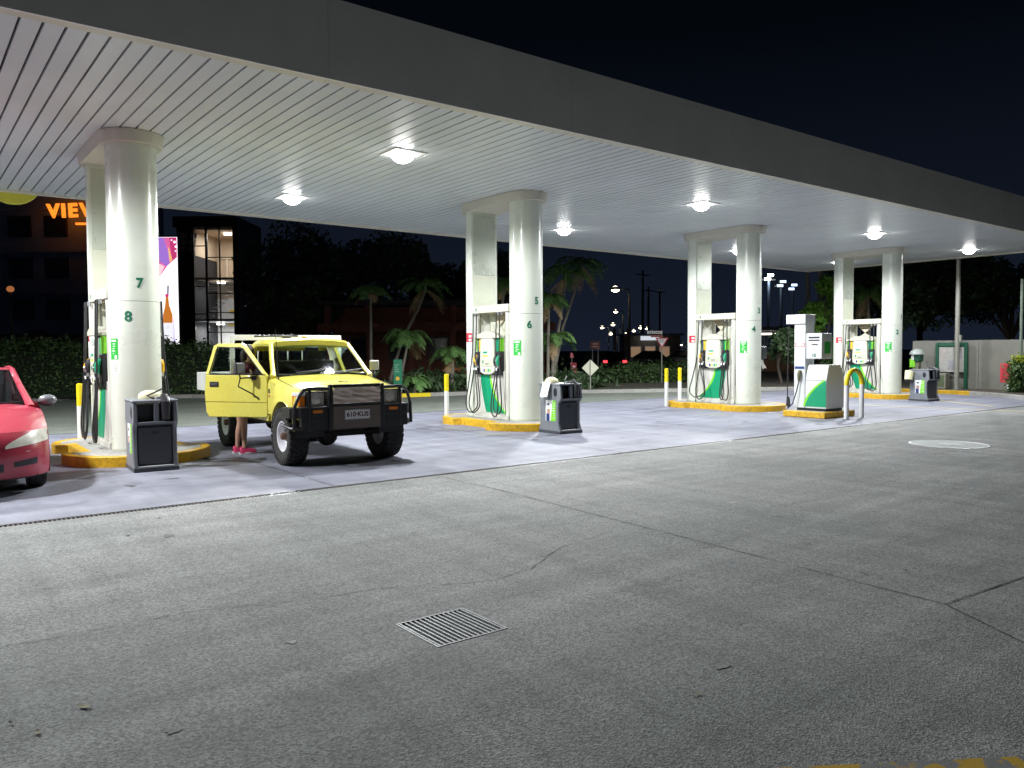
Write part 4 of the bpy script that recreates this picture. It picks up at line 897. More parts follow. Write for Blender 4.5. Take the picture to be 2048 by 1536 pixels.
# wheels
tprof = [(.215,-.11),(.255,-.128),(.31,-.138),(.355,-.132),(.385,-.118),(.395,-.09),(.398,0),(.395,.09),(.385,.118),(.355,.132),(.31,.138),(.255,.128),(.215,.11)]
tm = MB().lathe(tprof, n=48, axis='x', cap=False)
for k in range(30):
    q = 2*pi*k/30
    for (x0, x1, r0, r1, dq) in ((-.128,-.062,.388,.408,0), (-.05,-.005,.394,.410,.07), (.005,.05,.394,.410,.0), (.062,.128,.388,.408,.07), (-.141,-.126,.345,.392,.03), (.126,.141,.345,.392,.03)):
        b = MB().box(x0, x1, -.026, .026, r0, r1).xf(Matrix.Rotation(q + dq, 4, 'X')); tm.add(b.v, b.f)
tyre_me = tm.mesh('wheel'); tyre_me.materials.append(TYRE)
rim_me = MB().lathe([(.215,.105),(.222,.112),(.205,.108),(.195,.07),(.185,.02),(.15,.0),(.10,.012),(.085,.03),(.0,.03)], n=36, axis='x', cap=False).add([],[]).lathe([(.216,-.10),(.19,-.06),(.185,.02)], n=36, axis='x', cap=False).mesh('rim'); rim_me.materials.append(RIMW)
hm = MB()
for k in range(8):
    q = 2*pi*k/8; hm.lathe([(.0,.0),(.022,.0),(.022,.012),(0,.012)], (.0, .145*cos(q), .145*sin(q)), 10, 'x', cap=False)
hole_me = hm.mesh('rim_hole'); hole_me.materials.append(DARK)
hub_me = MB().lathe([(.085,.03),(.075,.045),(.05,.05),(.05,.11),(.04,.125),(0,.125)], n=20, axis='x', cap=False).mesh('hub'); hub_me.materials.append(mat('rusty_hub', (.14, .075, .05), .6, metal=.3, var=.3, scale=12))
for v in (0, 2.85):
    for s in (-1, 1):
        w = place('wheel', tyre_me, ute, smooth=True, loc=(s*.735, v, .408), angle=30); w.rotation_euler = (random.uniform(0, 3), 0, 0) if s > 0 else (random.uniform(0, 3), 0, pi)
        for nm, me, dx in (('rim', rim_me, 0), ('rim_hole', hole_me, .008), ('hub', hub_me, 0)): place(nm, me, w, smooth=True, loc=(dx, 0, 0))
# tray
TRW = mat('tray_white', (.68, .69, .66), .45, var=.08, scale=3, dirt=.25, dirtcol=(.35, .3, .22))
ty = MB().box(-.93, .93, 2.10, 4.25, .93, .99).build('tray', TRW, ute, bevel=.008)
for s in (-1, 1): MB().box(min(s*.93,s*.955), max(s*.93,s*.955), 2.12, 4.25, .92, 1.24).build('drop_side', TRW, ty, bevel=.006)
MB().box(-.93, .93, 4.25, 4.28, .92, 1.24).build('tailgate', TRW, ty, bevel=.006); MB().box(-.93, .93, 2.10, 2.13, .99, 1.28).build('headboard_panel', TRW, ty)
hb = MB().box(-.95, .95, 2.08, 2.13, 1.80, 1.885).box(-.95, -.89, 2.08, 2.13, .98, 1.80).box(.89, .95, 2.08, 2.13, .98, 1.80).build('headboard', TRW, ty, bevel=.006)
for k in range(7): MB().cyl((-.75 + k*.25, 2.105, 1.28), (-.75 + k*.25, 2.105, 1.80), .012, 6).build('headboard_bar', TRW, hb)
MB().tube([(-.62, 1.9, 1.86), (-.3, 1.95, 1.868), (.12, 1.95, 1.87)], .018, 6).build('roof_bar', BLACK, ute); MB().box(.25, .31, 2.06, 2.08, 1.82, 1.86).build('clearance_lamp', AMBER, hb)
MB().box(-.10, .04, 2.06, 2.08, 1.835, 1.865).build('latch', BLACK, hb)
for s in (-1, 1): MB().prism([(2.2,.62),(2.2,.93),(3.3,.93),(3.3,.62),(3.2,.80),(2.75,.86),(2.3,.80)], 'x', s*.85, s*.88).build('mudguard', CHS, ty)

# ================================================================ PERSON AT THE DOOR
def skin_mesh(name, verts, edges, radii, m, parent, sub=2, root=0):
    me = bpy.data.meshes.new(name); me.from_pydata(verts, edges, []); me.update()
    o = bpy.data.objects.new(name, me); COL.objects.link(o)
    sk = o.modifiers.new('skin', 'SKIN'); 
    for i, r in enumerate(radii): me.skin_vertices[0].data[i].radius = (r, r) if not isinstance(r, tuple) else r
    me.skin_vertices[0].data[root].use_root = True
    sb = o.modifiers.new('sub', 'SUBSURF'); sb.levels = sub; sb.render_levels = sub
    dg = bpy.context.evaluated_depsgraph_get(); nm = bpy.data.meshes.new_from_object(o.evaluated_get(dg)); bpy.data.objects.remove(o)
    nm.name = name; nm.materials.clear(); nm.materials.append(m)
    for p in nm.polygons: p.use_smooth = True
    ob = bpy.data.objects.new(name, nm); COL.objects.link(ob)
    if parent is not None: ob.parent = parent
    return ob
per = thing('person', 'person in maroon top and pink sneakers standing behind the open ute door', 'person', (4.28, 12.52, 0))
SKIN = mat('skin', (.46, .27, .19), .55, var=.06, scale=8)
V, E_, Rr = [], [], []
def chain(pts, start=None):
    prev = start
    for p, r in pts:
        V.append(p); Rr.append(r); i = len(V) - 1
        if prev is not None: E_.append((prev, i))
        prev = i
    return prev
chain([((0, 0, .93), (.13, .10))])
chest = chain([((.03, 0, 1.08), (.11, .09)), ((.07, 0, 1.26), (.14, .10)), ((.10, 0, 1.38), (.10, .08))], 0)
chain([((.125, 0, 1.455), .05), ((.145, 0, 1.52), .062), ((.165, 0, 1.585), (.078, .085)), ((.16, 0, 1.66), (.062, .07))], chest)
for s, ax in ((-1, .06), (1, -.02)):
    chain([((0, s*.085, .86), .088), ((.02, s*.09, .68), .072), ((.03, s*.09, .49), .052), ((.005 + ax*.3, s*.095, .34), .052), ((ax*.5 - .01, s*.10, .16), .034), ((ax*.5 - .01, s*.10, .08), .036)], 0)
    hand = chain([((.10, s*.16, 1.37), .055), ((.20, s*.20, 1.21), .045), ((.30, s*.20, 1.10), .038), ((.43, s*.16, 1.11), .032), ((.52, s*.13, 1.13), .026), ((.58, s*.12, 1.135), (.034, .016))], chest)
    for k, (dy, ln) in enumerate(((-.028, .07), (-.010, .085), (.009, .08), (.026, .062))):
        chain([((.62, s*(.12 + dy), 1.135), .0105), ((.62 + ln*.55, s*(.12 + dy), 1.125), .0095), ((.62 + ln, s*(.12 + dy*.9), 1.105), .008)], hand)
    chain([((.575, s*(.12 - .04), 1.13), .011), ((.60, s*(.12 - .062), 1.115), .0095), ((.625, s*(.12 - .066), 1.105), .0085)], hand)
body = skin_mesh('body', V, E_, Rr, SKIN, per)
V, E_, Rr = [], [], []
chain([((.0, 0, .92), (.165, .125))]); c2 = chain([((.03, 0, 1.08), (.15, .125)), ((.07, 0, 1.26), (.178, .135)), ((.10, 0, 1.39), (.13, .10)), ((.12, 0, 1.43), (.07, .065))], 0)
for s in (-1, 1): chain([((.10, s*.16, 1.375), .075), ((.17, s*.195, 1.26), .07), ((.20, s*.20, 1.21), .066)], 3)
skin_mesh('shirt', V, E_, Rr, mat('maroon_cloth', (.10, .012, .025), .85, var=.12, scale=9), body)
V, E_, Rr = [], [], []
chain([((0, 0, .95), (.16, .125))])
for s in (-1, 1): chain([((0, s*.085, .86), .112), ((.01, s*.09, .76), .098), ((.02, s*.09, .70), .092)], 0)
skin_mesh('shorts', V, E_, Rr, mat('dark_shorts', (.03, .03, .04), .85), body)
hr = MB().ell((.135, 0, 1.625), (.098, .088, .105), 16, 9, -.35).ell((.07, 0, 1.54), (.055, .06, .13), 12, 8).build('hair', mat('dark_hair', (.025, .017, .012), .6), body, smooth=True)
fc = MB().ell((.243, 0, 1.585), (.022, .014, .02), 8, 6).build('nose', SKIN, body, smooth=True)
for s in (-1, 1):
    MB().ell((.228, s*.032, 1.612), (.010, .013, .009), 8, 6).build('eye', mat('eye_white', (.6, .6, .6), .2), body, smooth=True); MB().ell((.155, s*.082, 1.59), (.022, .010, .03), 8, 6).build('ear', SKIN, body, smooth=True)
MB().box(.222, .232, -.026, .026, 1.545, 1.553).build('mouth', mat('lip', (.30, .10, .09), .5), body)
PINK = mat('shoe_pink', (.72, .05, .16), .6, var=.15, scale=30)
for s, ax in ((-1, .06), (1, -.02)):
    x0 = ax*.5 - .01
    sh = MB().grid(lambda a, b: ((x0 - .075 + .265*a), s*.10 + .043*(1-.25*(2*a-1)**2)*cos(pi*b)*(1 if .02 < a < .98 else .55), .022 + (.105 - .06*a**1.5)*sin(pi*b)*(1 if a > .03 else .7)), 12, 10).build('shoe', PINK, per, smooth=True)
    so = [(x0 - .078 + .272*k/10, s*.10 + .046*sin(pi*(.12 + .80*k/10))) for k in range(11)] + [(x0 - .078 + .272*k/10, s*.10 - .046*sin(pi*(.12 + .80*k/10))) for k in range(10, -1, -1)]
    MB().prism(so, 'z', 0, .034).build('sole', PAPER, sh, bevel=.006); MB().box(x0 + .02, x0 + .10, s*.10 - .02, s*.10 + .02, .070, .088).build('laces', PAPER, sh)

# ================================================================ RED CAR
CR_ = mat('car_red', (0.46, 0.045, 0.075), 0.32, var=.05, scale=1.5, coat=.5, dirt=.04, dirtcol=(.2, .05, .05))
car = thing('red_car', 'red sedan facing the driveway beside the first pump island', 'car', (0.555, 10.30, 0), radians(-1.5))
HWc = .845
def nose_v(u, w):
    k = min(1.0, abs(u) / HWc)
    base = {0: 0}.get(1, 0)
    b = .10*((.45 - w)/.25)**2*.5 if w < .45 else .14*((w - .45)/.30)**2.2
    return b + .30*k**2.6 + .16*k**9
fn = MB().grid(lambda a, b: (lambda u, w: (u, nose_v(u, w), w))(HWc*(2*a-1), .21 + .51*b), 40, 16).build('bumper', CR_, car, smooth=True)
def bonnet_pt(a, b):
    u = HWc*(2*a-1); k = abs(2*a-1); v0 = nose_v(u, .72); v1 = 1.22 + .10*(1-k**2)
    v1 = 1.30 - .12*k**2; v = v0 + (v1 - v0)*b
    w = .72 + .245*(1-(1-b)**1.7) + .03*(1-k**2)*min(1, b*3) - .055*k**6*(b**.5)
    return (u*(1 - .015*b), v, w)
MB().grid(bonnet_pt, 40, 20).build('bonnet', CR_, car, smooth=True)
for s in (-1, 1):
    def side(a, b, s=s):
        v0 = nose_v(HWc, .3); v = v0 + (4.25 - v0)*a
        top = .665 + .28*min(1, max(0, (v - v0)/.85))**.75; w = .21 + (top + .012 - .21)*b
        bulge = .012*sin(pi*b) ; tp = 1 if v < 3.7 else 1 - .12*((v-3.7)/.55)**2
        return (s*(HWc - .010*b + bulge)*tp, v, w)
    sd = MB().grid(side, 60, 12).build('side_panel', CR_, car, smooth=True)
    cc_ = MB().lathe([(.335, -.3), (.335, .3)], n=32, axis='x').build('cut', DARK); cc_.location = (s*.8, .86, .31); cc_.parent = car
    c3 = MB().lathe([(.335, -.3), (.335, .3)], n=32, axis='x').build('cut', DARK); c3.location = (s*.8, 3.45, .31); c3.parent = car
    bpy.context.view_layer.update()
    for p in [sd]:
        bm = bmesh.new(); bm.from_mesh(p.data)
        dl = [f for f in bm.faces if min((f.calc_center_median().y-.86)**2 + (f.calc_center_median().z-.31)**2, (f.calc_center_median().y-3.45)**2 + (f.calc_center_median().z-.31)**2) < .33**2]
        bmesh.ops.delete(bm, geom=dl, context='FACES'); bm.to_mesh(p.data); bm.free()
    bpy.data.objects.remove(cc_); bpy.data.objects.remove(c3)
    for vv in (.86, 3.45):
        MB().tube([(s*.838, vv + .335*cos(radians(a)), .31 + .335*sin(radians(a))) for a in range(-15, 196, 10)], .012, 6).build('arch_lip', CR_, car, smooth=True)
        MB().grid(lambda a, b, s=s, vv=vv: (s*(.45 + .38*a), vv + .345*cos(pi*b), .31 + .345*sin(pi*b)), 2, 18).build('wheel_well', INT, car, smooth=True)
# greenhouse
gst = [(1.26, .70, .955, .955), (1.62, .655, 1.20, 1.205), (2.02, .60, 1.385, 1.41), (2.5, .60, 1.41, 1.435), (3.0, .60, 1.395, 1.42), (3.35, .635, 1.26, 1.28), (3.70, .70, 1.0, 1.02)]
def gpt(i, k):
    v, hw, we, wc = gst[i]; return (hw*k, v - .10*(1-k*k)*(1 if i < 2 else 0), we + (wc - we)*(1-k*k))
ks = [-1, -.7, -.35, 0, .35, .7, 1]
rfm = MB()
for i in (2, 3):
    for j in range(6): rfm.add([gpt(i, ks[j]), gpt(i, ks[j+1]), gpt(i+1, ks[j+1]), gpt(i+1, ks[j])], [(0,1,2,3)])
rfm.build('roof', CR_, car, smooth=True, solid=.03)
wsm = MB()
for i in (0, 1):
    for j in range(6): wsm.add([gpt(i, ks[j]), gpt(i, ks[j+1]), gpt(i+1, ks[j+1]), gpt(i+1, ks[j])], [(0,1,2,3)])
ws = wsm.build('windscreen', glass('windscreen_tint', (.35, .42, .45)), car, smooth=True)
rwm = MB()
for i in (4, 5):
    for j in range(6): rwm.add([gpt(i, ks[j]), gpt(i, ks[j+1]), gpt(i+1, ks[j+1]), gpt(i+1, ks[j])], [(0,1,2,3)])
rwm.build('rear_window', glass('windscreen_tint'), car, smooth=True)
for s in (-1, 1):
    MB().tube([(s*.735, 1.18, .93), (s*.705, 1.36, 1.04), gpt(1, s*1.0), gpt(2, s*1.02), gpt(3, s*1.02), gpt(4, s*1.02), gpt(5, s*1.03), (s*.73, 3.85, .93)], [.05, .042, .036, .034, .03, .034, .045, .05], 8).build('pillar', CR_, car, smooth=True)
    MB().tube([(s*.78, 1.25, .945), (s*.80, 2.3, .955), (s*.80, 3.2, .96), (s*.76, 3.8, .95)], .05, 8).build('shoulder', CR_, car, smooth=True)
    MB().add([(s*.75, 1.45, .96), (s*.75, 3.4, .98), (s*.62, 2.95, 1.37), (s*.625, 2.05, 1.375)], [(0,1,2,3)]).build('side_window', glass('windscreen_tint'), car)
    mi = MB().ell((s*.95, 1.50, 1.005), (.105, .075, .068), 16, 10).build('mirror', mat('mirror_silver', (.28, .29, .31), .25, metal=.3), car, smooth=True)
    MB().box(min(s*.76,s*.9), max(s*.76,s*.9), 1.48, 1.53, .955, .985).build('mirror_stalk', BLACK, mi, bevel=.01); MB().ell((s*.95, 1.515, .985), (.102, .07, .06), 14, 8).build('mirror_base', BLACK, mi, smooth=True)
MB().grid(lambda a, b: (.80*(2*a-1)*(1-.1*b), 3.68 + .57*b, .985 + .02*(1-(2*a-1)**2) - .02*b), 10, 4).build('boot_lid', CR_, car, smooth=True)
MB().box(-.78, .78, 4.20, 4.27, .25, .96).build('rear_panel', CR_, car, bevel=.05)
MB().box(-.70, .70, .95, 3.7, .20, .80).build('cabin_floor', INT, car)
for u in (-.36, .36): MB().box(u-.24, u+.24, 2.25, 2.42, .8, 1.25).build('seat', SEAT, car, bevel=.05); 
MB().prism([(1.25,.80),(1.62,.86),(1.60,.95),(1.25,.955)], 'x', -.66, .66).build('dashboard', INT, car, bevel=.02)
for u0 in (-.55, .05): MB().tube([(u0, 1.17, .972), (u0 + .3, 1.19, .99), (u0 + .6, 1.235, 1.005)], .010, 6).build('wiper', BLACK, car, smooth=True)
MB().add([gpt(1, -.95)[:2] + (1.215,)], []) 
# lamps, grille and lower intakes laid 5 mm proud of the nose skin
def patch(name, m, u0, u1, lo, hi, off=.006, nu=14, nv=6, parent=car, full=False):
    return MB().grid(lambda a, b: (lambda u, w: (u, nose_v(u, w) - off, w))(u0 + (u1-u0)*a, lo(a) + (hi(a)-lo(a))*b), nu, nv).build(name, m, parent, smooth=True)
HLM = mat('headlamp_shell', (.80, .79, .66), .3, var=.14, scale=9)
for s in (-1, 1):
    def L_lo(a): return .545 + .05*a
    def L_hi(a): return .575 + .150*min(1, a*1.5)**.8
    h = patch('headlight', HLM, s*.38, s*.835, L_lo, L_hi, .010, 20, 8)
    patch('fog_slot', BLACK, s*.46, s*.70, lambda a: .335 + .015*a, lambda a: .395 + .03*a, .004)
    patch('corner_scratch', PAPER, s*.58, s*.625, lambda a: .498, lambda a: .503, .003, 3, 1) if s > 0 else None
patch('grille', BLACK, -.30, .30, lambda a: .60, lambda a: .70, .004)
patch('lower_intake', BLACK, -.36, .36, lambda a: .27 + .02*abs(2*a-1), lambda a: .40 - .02*abs(2*a-1), .004)
patch('bumper_lip', BLACK, -.80, .80, lambda a: .195, lambda a: .225, -.004)
MB().prism([(-.05,.0),(0,.06),(.05,0),(0,-.06)], 'y', -.006, 0).build('badge', CHROME, car, loc=(0, nose_v(0, .66) - .008, .66))
pc = MB().box(-.19, .19, -.03, -.02, .43, .55).build('number_plate', PAPER, car)
# wheels
ct = MB().lathe([(.19,-.09),(.24,-.10),(.285,-.095),(.30,-.075),(.302,0),(.30,.075),(.285,.095),(.24,.10),(.19,.09)], n=40, axis='x', cap=False).mesh('wheel'); ct.materials.append(TYRE)
crm = MB().lathe([(.192,.09),(.185,.06),(.06,.075),(0,.08)], n=30, axis='x', cap=False).mesh('rim'); crm.materials.append(STEEL)
for vv in (.86, 3.45):
    for s in (-1, 1):
        w = place('wheel', ct, car, smooth=True, loc=(s*.735, vv, .302)); w.rotation_euler = (0, 0, 0 if s > 0 else pi); place('rim', crm, w, smooth=True)
MB().box(-.70, .70, .25, 4.1, .19, .24).build('underbody', INT, car)
# ================================================================ VEGETATION
def leafmat(name, c1, c2):
    m = mat(name, c1, .55, var=.35, scale=1.7); n = m.node_tree.nodes; l = m.node_tree.links; b = n['Principled BSDF']
    gi = n.new('ShaderNodeNewGeometry'); mx = n.new('ShaderNodeMix'); mx.data_type = 'RGBA'
    src = b.inputs['Base Color'].links[0].from_socket
    l.new(gi.outputs['Random Per Island'], mx.inputs[0]); l.new(src, mx.inputs[6]); mx.inputs[7].default_value = (*c2, 1); l.new(mx.outputs[2], b.inputs['Base Color'])
    return m
LG = leafmat('leaf_green', (.05, .10, .03), (.085, .155, .042)); LD = leafmat('leaf_dark', (.04, .075, .028), (.06, .11, .04)); LB = leafmat('leaf_bright', (.10, .26, .03), (.16, .34, .04))
LY = leafmat('leaf_yellow_tip', (.34, .36, .03), (.22, .32, .03)); PALMG = leafmat('palm_green', (.10, .22, .06), (.15, .27, .08)); PALMB = leafmat('palm_brown', (.36, .25, .12), (.46, .34, .18))
BARK = mat('palm_bark', (.22, .20, .16), .85, var=.25, scale=9, bump=.5, bscale=30); BARKD = mat('bark_dark', (.08, .065, .05), .9, var=.3, scale=6)
def leaf_cloud(mb, sampler, n, size, elong=1.6, up=.3):
    for _ in range(n):
        p = Vector(sampler()); d = Vector((random.gauss(0, 1), random.gauss(0, 1), random.gauss(up, 1))).normalized()
        t = d.cross(Vector((random.gauss(0, 1), random.gauss(0, 1), random.gauss(0, 1)))).normalized(); q = d.cross(t)
        s = size * random.uniform(.6, 1.35); a = t * s * elong * .5; b = q * s * .5
        mb.add([p - a, p + b*.8 + d*s*.12, p + a, p - b*.8 + d*s*.12], [(0, 1, 2, 3)])
    return mb
def fast(mb, name, m, parent):
    me = bpy.data.meshes.new(name); me.from_pydata(mb.v, [], mb.f); me.update(); me.materials.append(m); return place(name, me, parent)
def tree(name, label, x, y, h, r, m, n=4200, leaf=.22, trunk=.16, grp=None, lobes=9, bark=BARKD, zc=.66, z0=.1):
    t = thing(name, label, 'tree', (x, y, z0), 0, grp)
    P = [(0, 0, 0), (random.uniform(-.2, .2), random.uniform(-.2, .2), h*.3), (random.uniform(-.3, .3), random.uniform(-.3, .3), h*.62)]
    tk = MB().tube(P, [trunk, trunk*.75, trunk*.4], 8)
    L = []
    for k in range(lobes):
        q = random.uniform(0, 2*pi); e = random.uniform(-.5, .9); rr = r*random.uniform(.35, .8)
        c = Vector((rr*cos(q), rr*sin(q), h*zc + e*h*.26)); L.append((c, r*random.uniform(.32, .55)))
        tk.tube([P[1], Vector(P[1]).lerp(c, .55) + Vector((0, 0, .1*h)), c], [trunk*.4, trunk*.25, trunk*.1], 5)
    tk.build('trunk', bark, t, smooth=True)
    def samp():
        c, rr = random.choice(L); d = Vector((random.gauss(0, 1), random.gauss(0, 1), random.gauss(0, .85))).normalized()
        return c + d * rr * random.uniform(.45, 1.05) ** .6
    o = fast(leaf_cloud(MB(), samp, n, leaf), 'crown', m, t); o['kind'] = 'stuff'
    return t
def frond(mb, base, az, length, lift, droop, leaflet=.34, n=24):
    base = Vector(base); d = Vector((cos(az), sin(az), 0)); pts = []
    for i in range(n + 1):
        t = i / n; pts.append(base + d * length * t * (1 - .18*t) + Vector((0, 0, length * (lift * t - droop * t * t))))
    side = Vector((-sin(az), cos(az), 0))
    for i in range(2, n + 1):
        t = i / n; p = pts[i]; tg = (pts[i] - pts[i-1]).normalized(); ll = leaflet * (sin(pi * min(1, .12 + .85*t)) ** .7) * random.uniform(.8, 1.15)
        for s in (-1, 1):
            tip = p + side*s*ll*.85 + tg*ll*.45 + Vector((0, 0, -ll*random.uniform(.1, .55))); w = tg * .022
            mid = p.lerp(tip, .5) + Vector((0, 0, .03))
            mb.add([p - w, p + w, mid + w*1.2, mid - w*1.2, tip], [(0, 1, 2, 3), (3, 2, 4)])
    mb.tube(pts[::3], [.018*(1 - .8*k/len(pts[::3])) for k in range(len(pts[::3]))], 4)
def palm(label, base, top, r=1.3, nf=13, brown=3, trunk=.07, m=PALMG, leaflet=.34, grp='palms on the verge', upb=.5):
    t = thing('palm_tree', label, 'palm tree', base, 0, grp); b = Vector(base); tp = Vector(top) - b
    mid = tp * .5 + Vector((-tp.x*.12, -tp.y*.12, 0))
    MB().tube([(0, 0, -.05), tp*.15 - Vector((tp.x*.05, tp.y*.05, 0)), mid, tp*.8, tp], [trunk*1.5, trunk*1.1, trunk, trunk*.85, trunk*.7], 9).build('trunk', BARK, t, smooth=True)
    cs = MB().tube([tp - Vector((0, 0, .02)), tp + Vector((0, 0, .35))], [trunk*.95, trunk*.4], 8).build('crownshaft', PALMG, t, smooth=True)
    for k in range(nf):
        mb = MB(); az = 2*pi*k/nf + random.uniform(-.3, .3); lf = random.uniform(.15, 1.0)*upb*1.8
        frond(mb, tp + Vector((0, 0, .25)), az, r*random.uniform(.8, 1.15), lf, lf*.6 + random.uniform(.35, .75), leaflet)
        fast(mb, 'frond', m, t)
    for k in range(brown):
        mb = MB(); frond(mb, tp + Vector((0, 0, .05)), random.uniform(0, 6.28), r*random.uniform(.6, .85), -.2, random.uniform(.5, .9), leaflet*.8, 16); fast(mb, 'dead_frond', PALMB, t)
    return t
def box_sampler(x0, x1, y0, y1, z0, z1, rz=0.0, o=(0, 0), shell=.22):
    def f():
        x, y, z = random.uniform(x0, x1), random.uniform(y0, y1), random.uniform(z0, z1); k = random.random()
        if k < .45: y = random.choice((y0, y1)) + random.gauss(0, shell*.5)
        elif k < .75: z = z1 + random.gauss(0, shell*.6) + .10*sin(x*1.7) + .06*sin(x*4.3)
        return (o[0] + x*cos(rz) - y*sin(rz), o[1] + x*sin(rz) + y*cos(rz), z)
    return f
# left hedge
hg = thing('hedge', 'long dark clipped hedge behind the rear apron below the lit screen', 'hedge', (3, 31.6, .1))
fast(leaf_cloud(MB(), box_sampler(-13, 7.2, -.55, .55, .05, 1.72, radians(-20), (0, 0)), 24000, .075), 'foliage', LG, hg)['kind'] = 'stuff'
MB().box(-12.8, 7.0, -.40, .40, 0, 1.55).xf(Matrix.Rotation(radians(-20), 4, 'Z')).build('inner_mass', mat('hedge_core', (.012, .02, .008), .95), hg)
# palms
palm('leaning palm with pale brown dead fronds left of the bollard across from the ute', (15.14, 27.44, .1), (17.47, 28.39, 4.1), 1.35, 14, 6, .06)
palm('thin pale trunk palm behind the bonnet of the yellow ute', (14.3, 27.2, .1), (14.75, 28.0, 3.9), 1.0, 9, 2, .055, upb=.3)
palm('short bushy palm above the green totem sign', (15.02, 26.27, .1), (15.31, 26.16, 2.0), 1.05, 14, 3, .055)
palm('low arching palm beside the orange brick garden wall', (16.75, 25.35, .1), (16.72, 25.25, 1.35), 1.0, 15, 1, .08)
palm('small fern palm at the foot of the green totem sign', (14.75, 24.75, .1), (14.80, 24.80, .35), .8, 11, 0, .06, leaflet=.25)
palm('tall slim palm seen between the two columns marked 5 and 6', (18.05, 24.4, .1), (18.24, 24.0, 4.0), .8, 10, 2, .06)
palm('tall leaning palm with dark crown behind the diamond sign and bin', (20.23, 23.52, .1), (21.4, 24.09, 4.4), 1.5, 13, 4, .06)
palm('tallest leaning palm, its trunk crossing the dark crown beside it', (20.75, 24.19, .1), (22.57, 24.47, 5.0), 1.6, 13, 4, .06)
palm('straight slim palm in front of the two leaning palms', (19.42, 22.87, .1), (19.6, 23.0, 3.4), 1.1, 12, 3, .055)
palm('short green palm at the base of the leaning palms', (20.0, 23.3, .1), (20.1, 23.3, 1.9), 1.1, 13, 1, .06)
palm('tall bare trunked palm left of the column group 1 and 2', (34.68, 21.44, .1), (34.5, 21.6, 7.6), 1.7, 12, 3, .09, grp='palms behind the right hand columns')
palm('second tall bare trunked palm beside the bright green bush', (35.05, 21.14, .1), (35.3, 21.3, 8.0), 1.7, 12, 3, .11, grp='palms behind the right hand columns')
palm('palm with drooping grey fronds between columns 1 and 2', (34.2, 18.2, .1), (34.9, 18.7, 4.0), 1.5, 14, 4, .08, grp='palms behind the right hand columns')
tree('bright_bush', 'bright lime green leafy bush behind the gas dispenser mast', 33.3, 19.9, 4.6, .95, LB, 1500, .20, .08, zc=.72)
tree('shrub', 'dark leafy shrub under the bright green bush', 33.0, 19.2, 2.6, 1.0, LG, 1500, .16, .07, zc=.55)
tree('shrub', 'dark brown leaved shrub behind the gas dispenser hose', 30.5, 20.2, 2.6, .7, LD, 900, .16, .07, zc=.6)
for i, (x, y, h, r) in enumerate([(20.0, 44.5, 9.0, 4.2), (24.5, 43.0, 8.0, 3.6), (16.8, 41.0, 5.2, 2.2), (28.5, 41.5, 7.5, 3.2)]):
    tree('dark_tree', ['large dark spreading tree behind the yellow ute', 'second dark tree right behind the ute cab', 'small dark tree in front of the lit stair tower', 'dark round tree behind the leaning palm'][i], x, y, h, r, LD, 8000, .20, .22, 'dark trees behind the apron')
for i, (x, y, h, r) in enumerate([(38.5, 19.5, 6.5, 3.0), (42.5, 15.5, 6.0, 3.2), (40.0, 9.5, 3.2, 2.6), (44.0, 20.5, 7.5, 3.4)]):
    tree('dark_tree', ['dark tree behind the drooping grey palm', 'dark tree above the white wall', 'low dark tree behind the white wall by the trimmed hedge', 'large dark tree far behind the air machine'][i], x, y, h, r, LD, 7000, .16, .2, 'dark trees beyond the wall')
for i, (x, y, rx, lab) in enumerate([(26.6, 26.0, 1.5, 'low dark hedge behind the diamond sign'), (29.3, 25.0, 1.2, 'low dark hedge below the give way sign'), (33.0, 29.5, 1.6, 'low dark hedge farther along the road edge')]):
    h = thing('low_hedge', lab, 'hedge', (x, y, .1), radians(-38), 'low hedges by the road')
    fast(leaf_cloud(MB(), box_sampler(-rx, rx, -.5, .5, 0, .62), 2600, .09), 'foliage', LG, h)['kind'] = 'stuff'
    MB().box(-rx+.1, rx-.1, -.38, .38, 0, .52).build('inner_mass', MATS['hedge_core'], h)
# under-palm ground cover
for (x, y, n) in ((16.6, 26.0, 1500), (20.6, 23.9, 1700)):
    def s2(x=x, y=y): return (random.gauss(x, 1.0), random.gauss(y, .5) - (0), .1 + abs(random.gauss(0, .28)))
    o = fast(leaf_cloud(MB(), s2, n, .16, 2.6), 'ground_cover', LD, None); tag(o, 'low dark strappy plants under the palms', 'plants', kind='stuff')
# right trimmed hedge
rh = thing('hedge', 'trimmed hedge with yellow green new tips in front of the white wall', 'hedge', (30.35, 10.15, .1))
fast(leaf_cloud(MB(), box_sampler(-.6, .6, -2.2, .75, .0, 1.05, 0, (0, 0)), 9500, .075), 'foliage', LG, rh)['kind'] = 'stuff'
fast(leaf_cloud(MB(), lambda: (random.uniform(-.6, .6), random.uniform(-2.2, .8), 1.12 + random.gauss(0, .07)), 1800, .085, up=1.2), 'new_growth', LY, rh)['kind'] = 'stuff'
MB().box(-.36, .36, -2.0, .50, 0, .86).build('inner_mass', MATS['hedge_core'], rh)

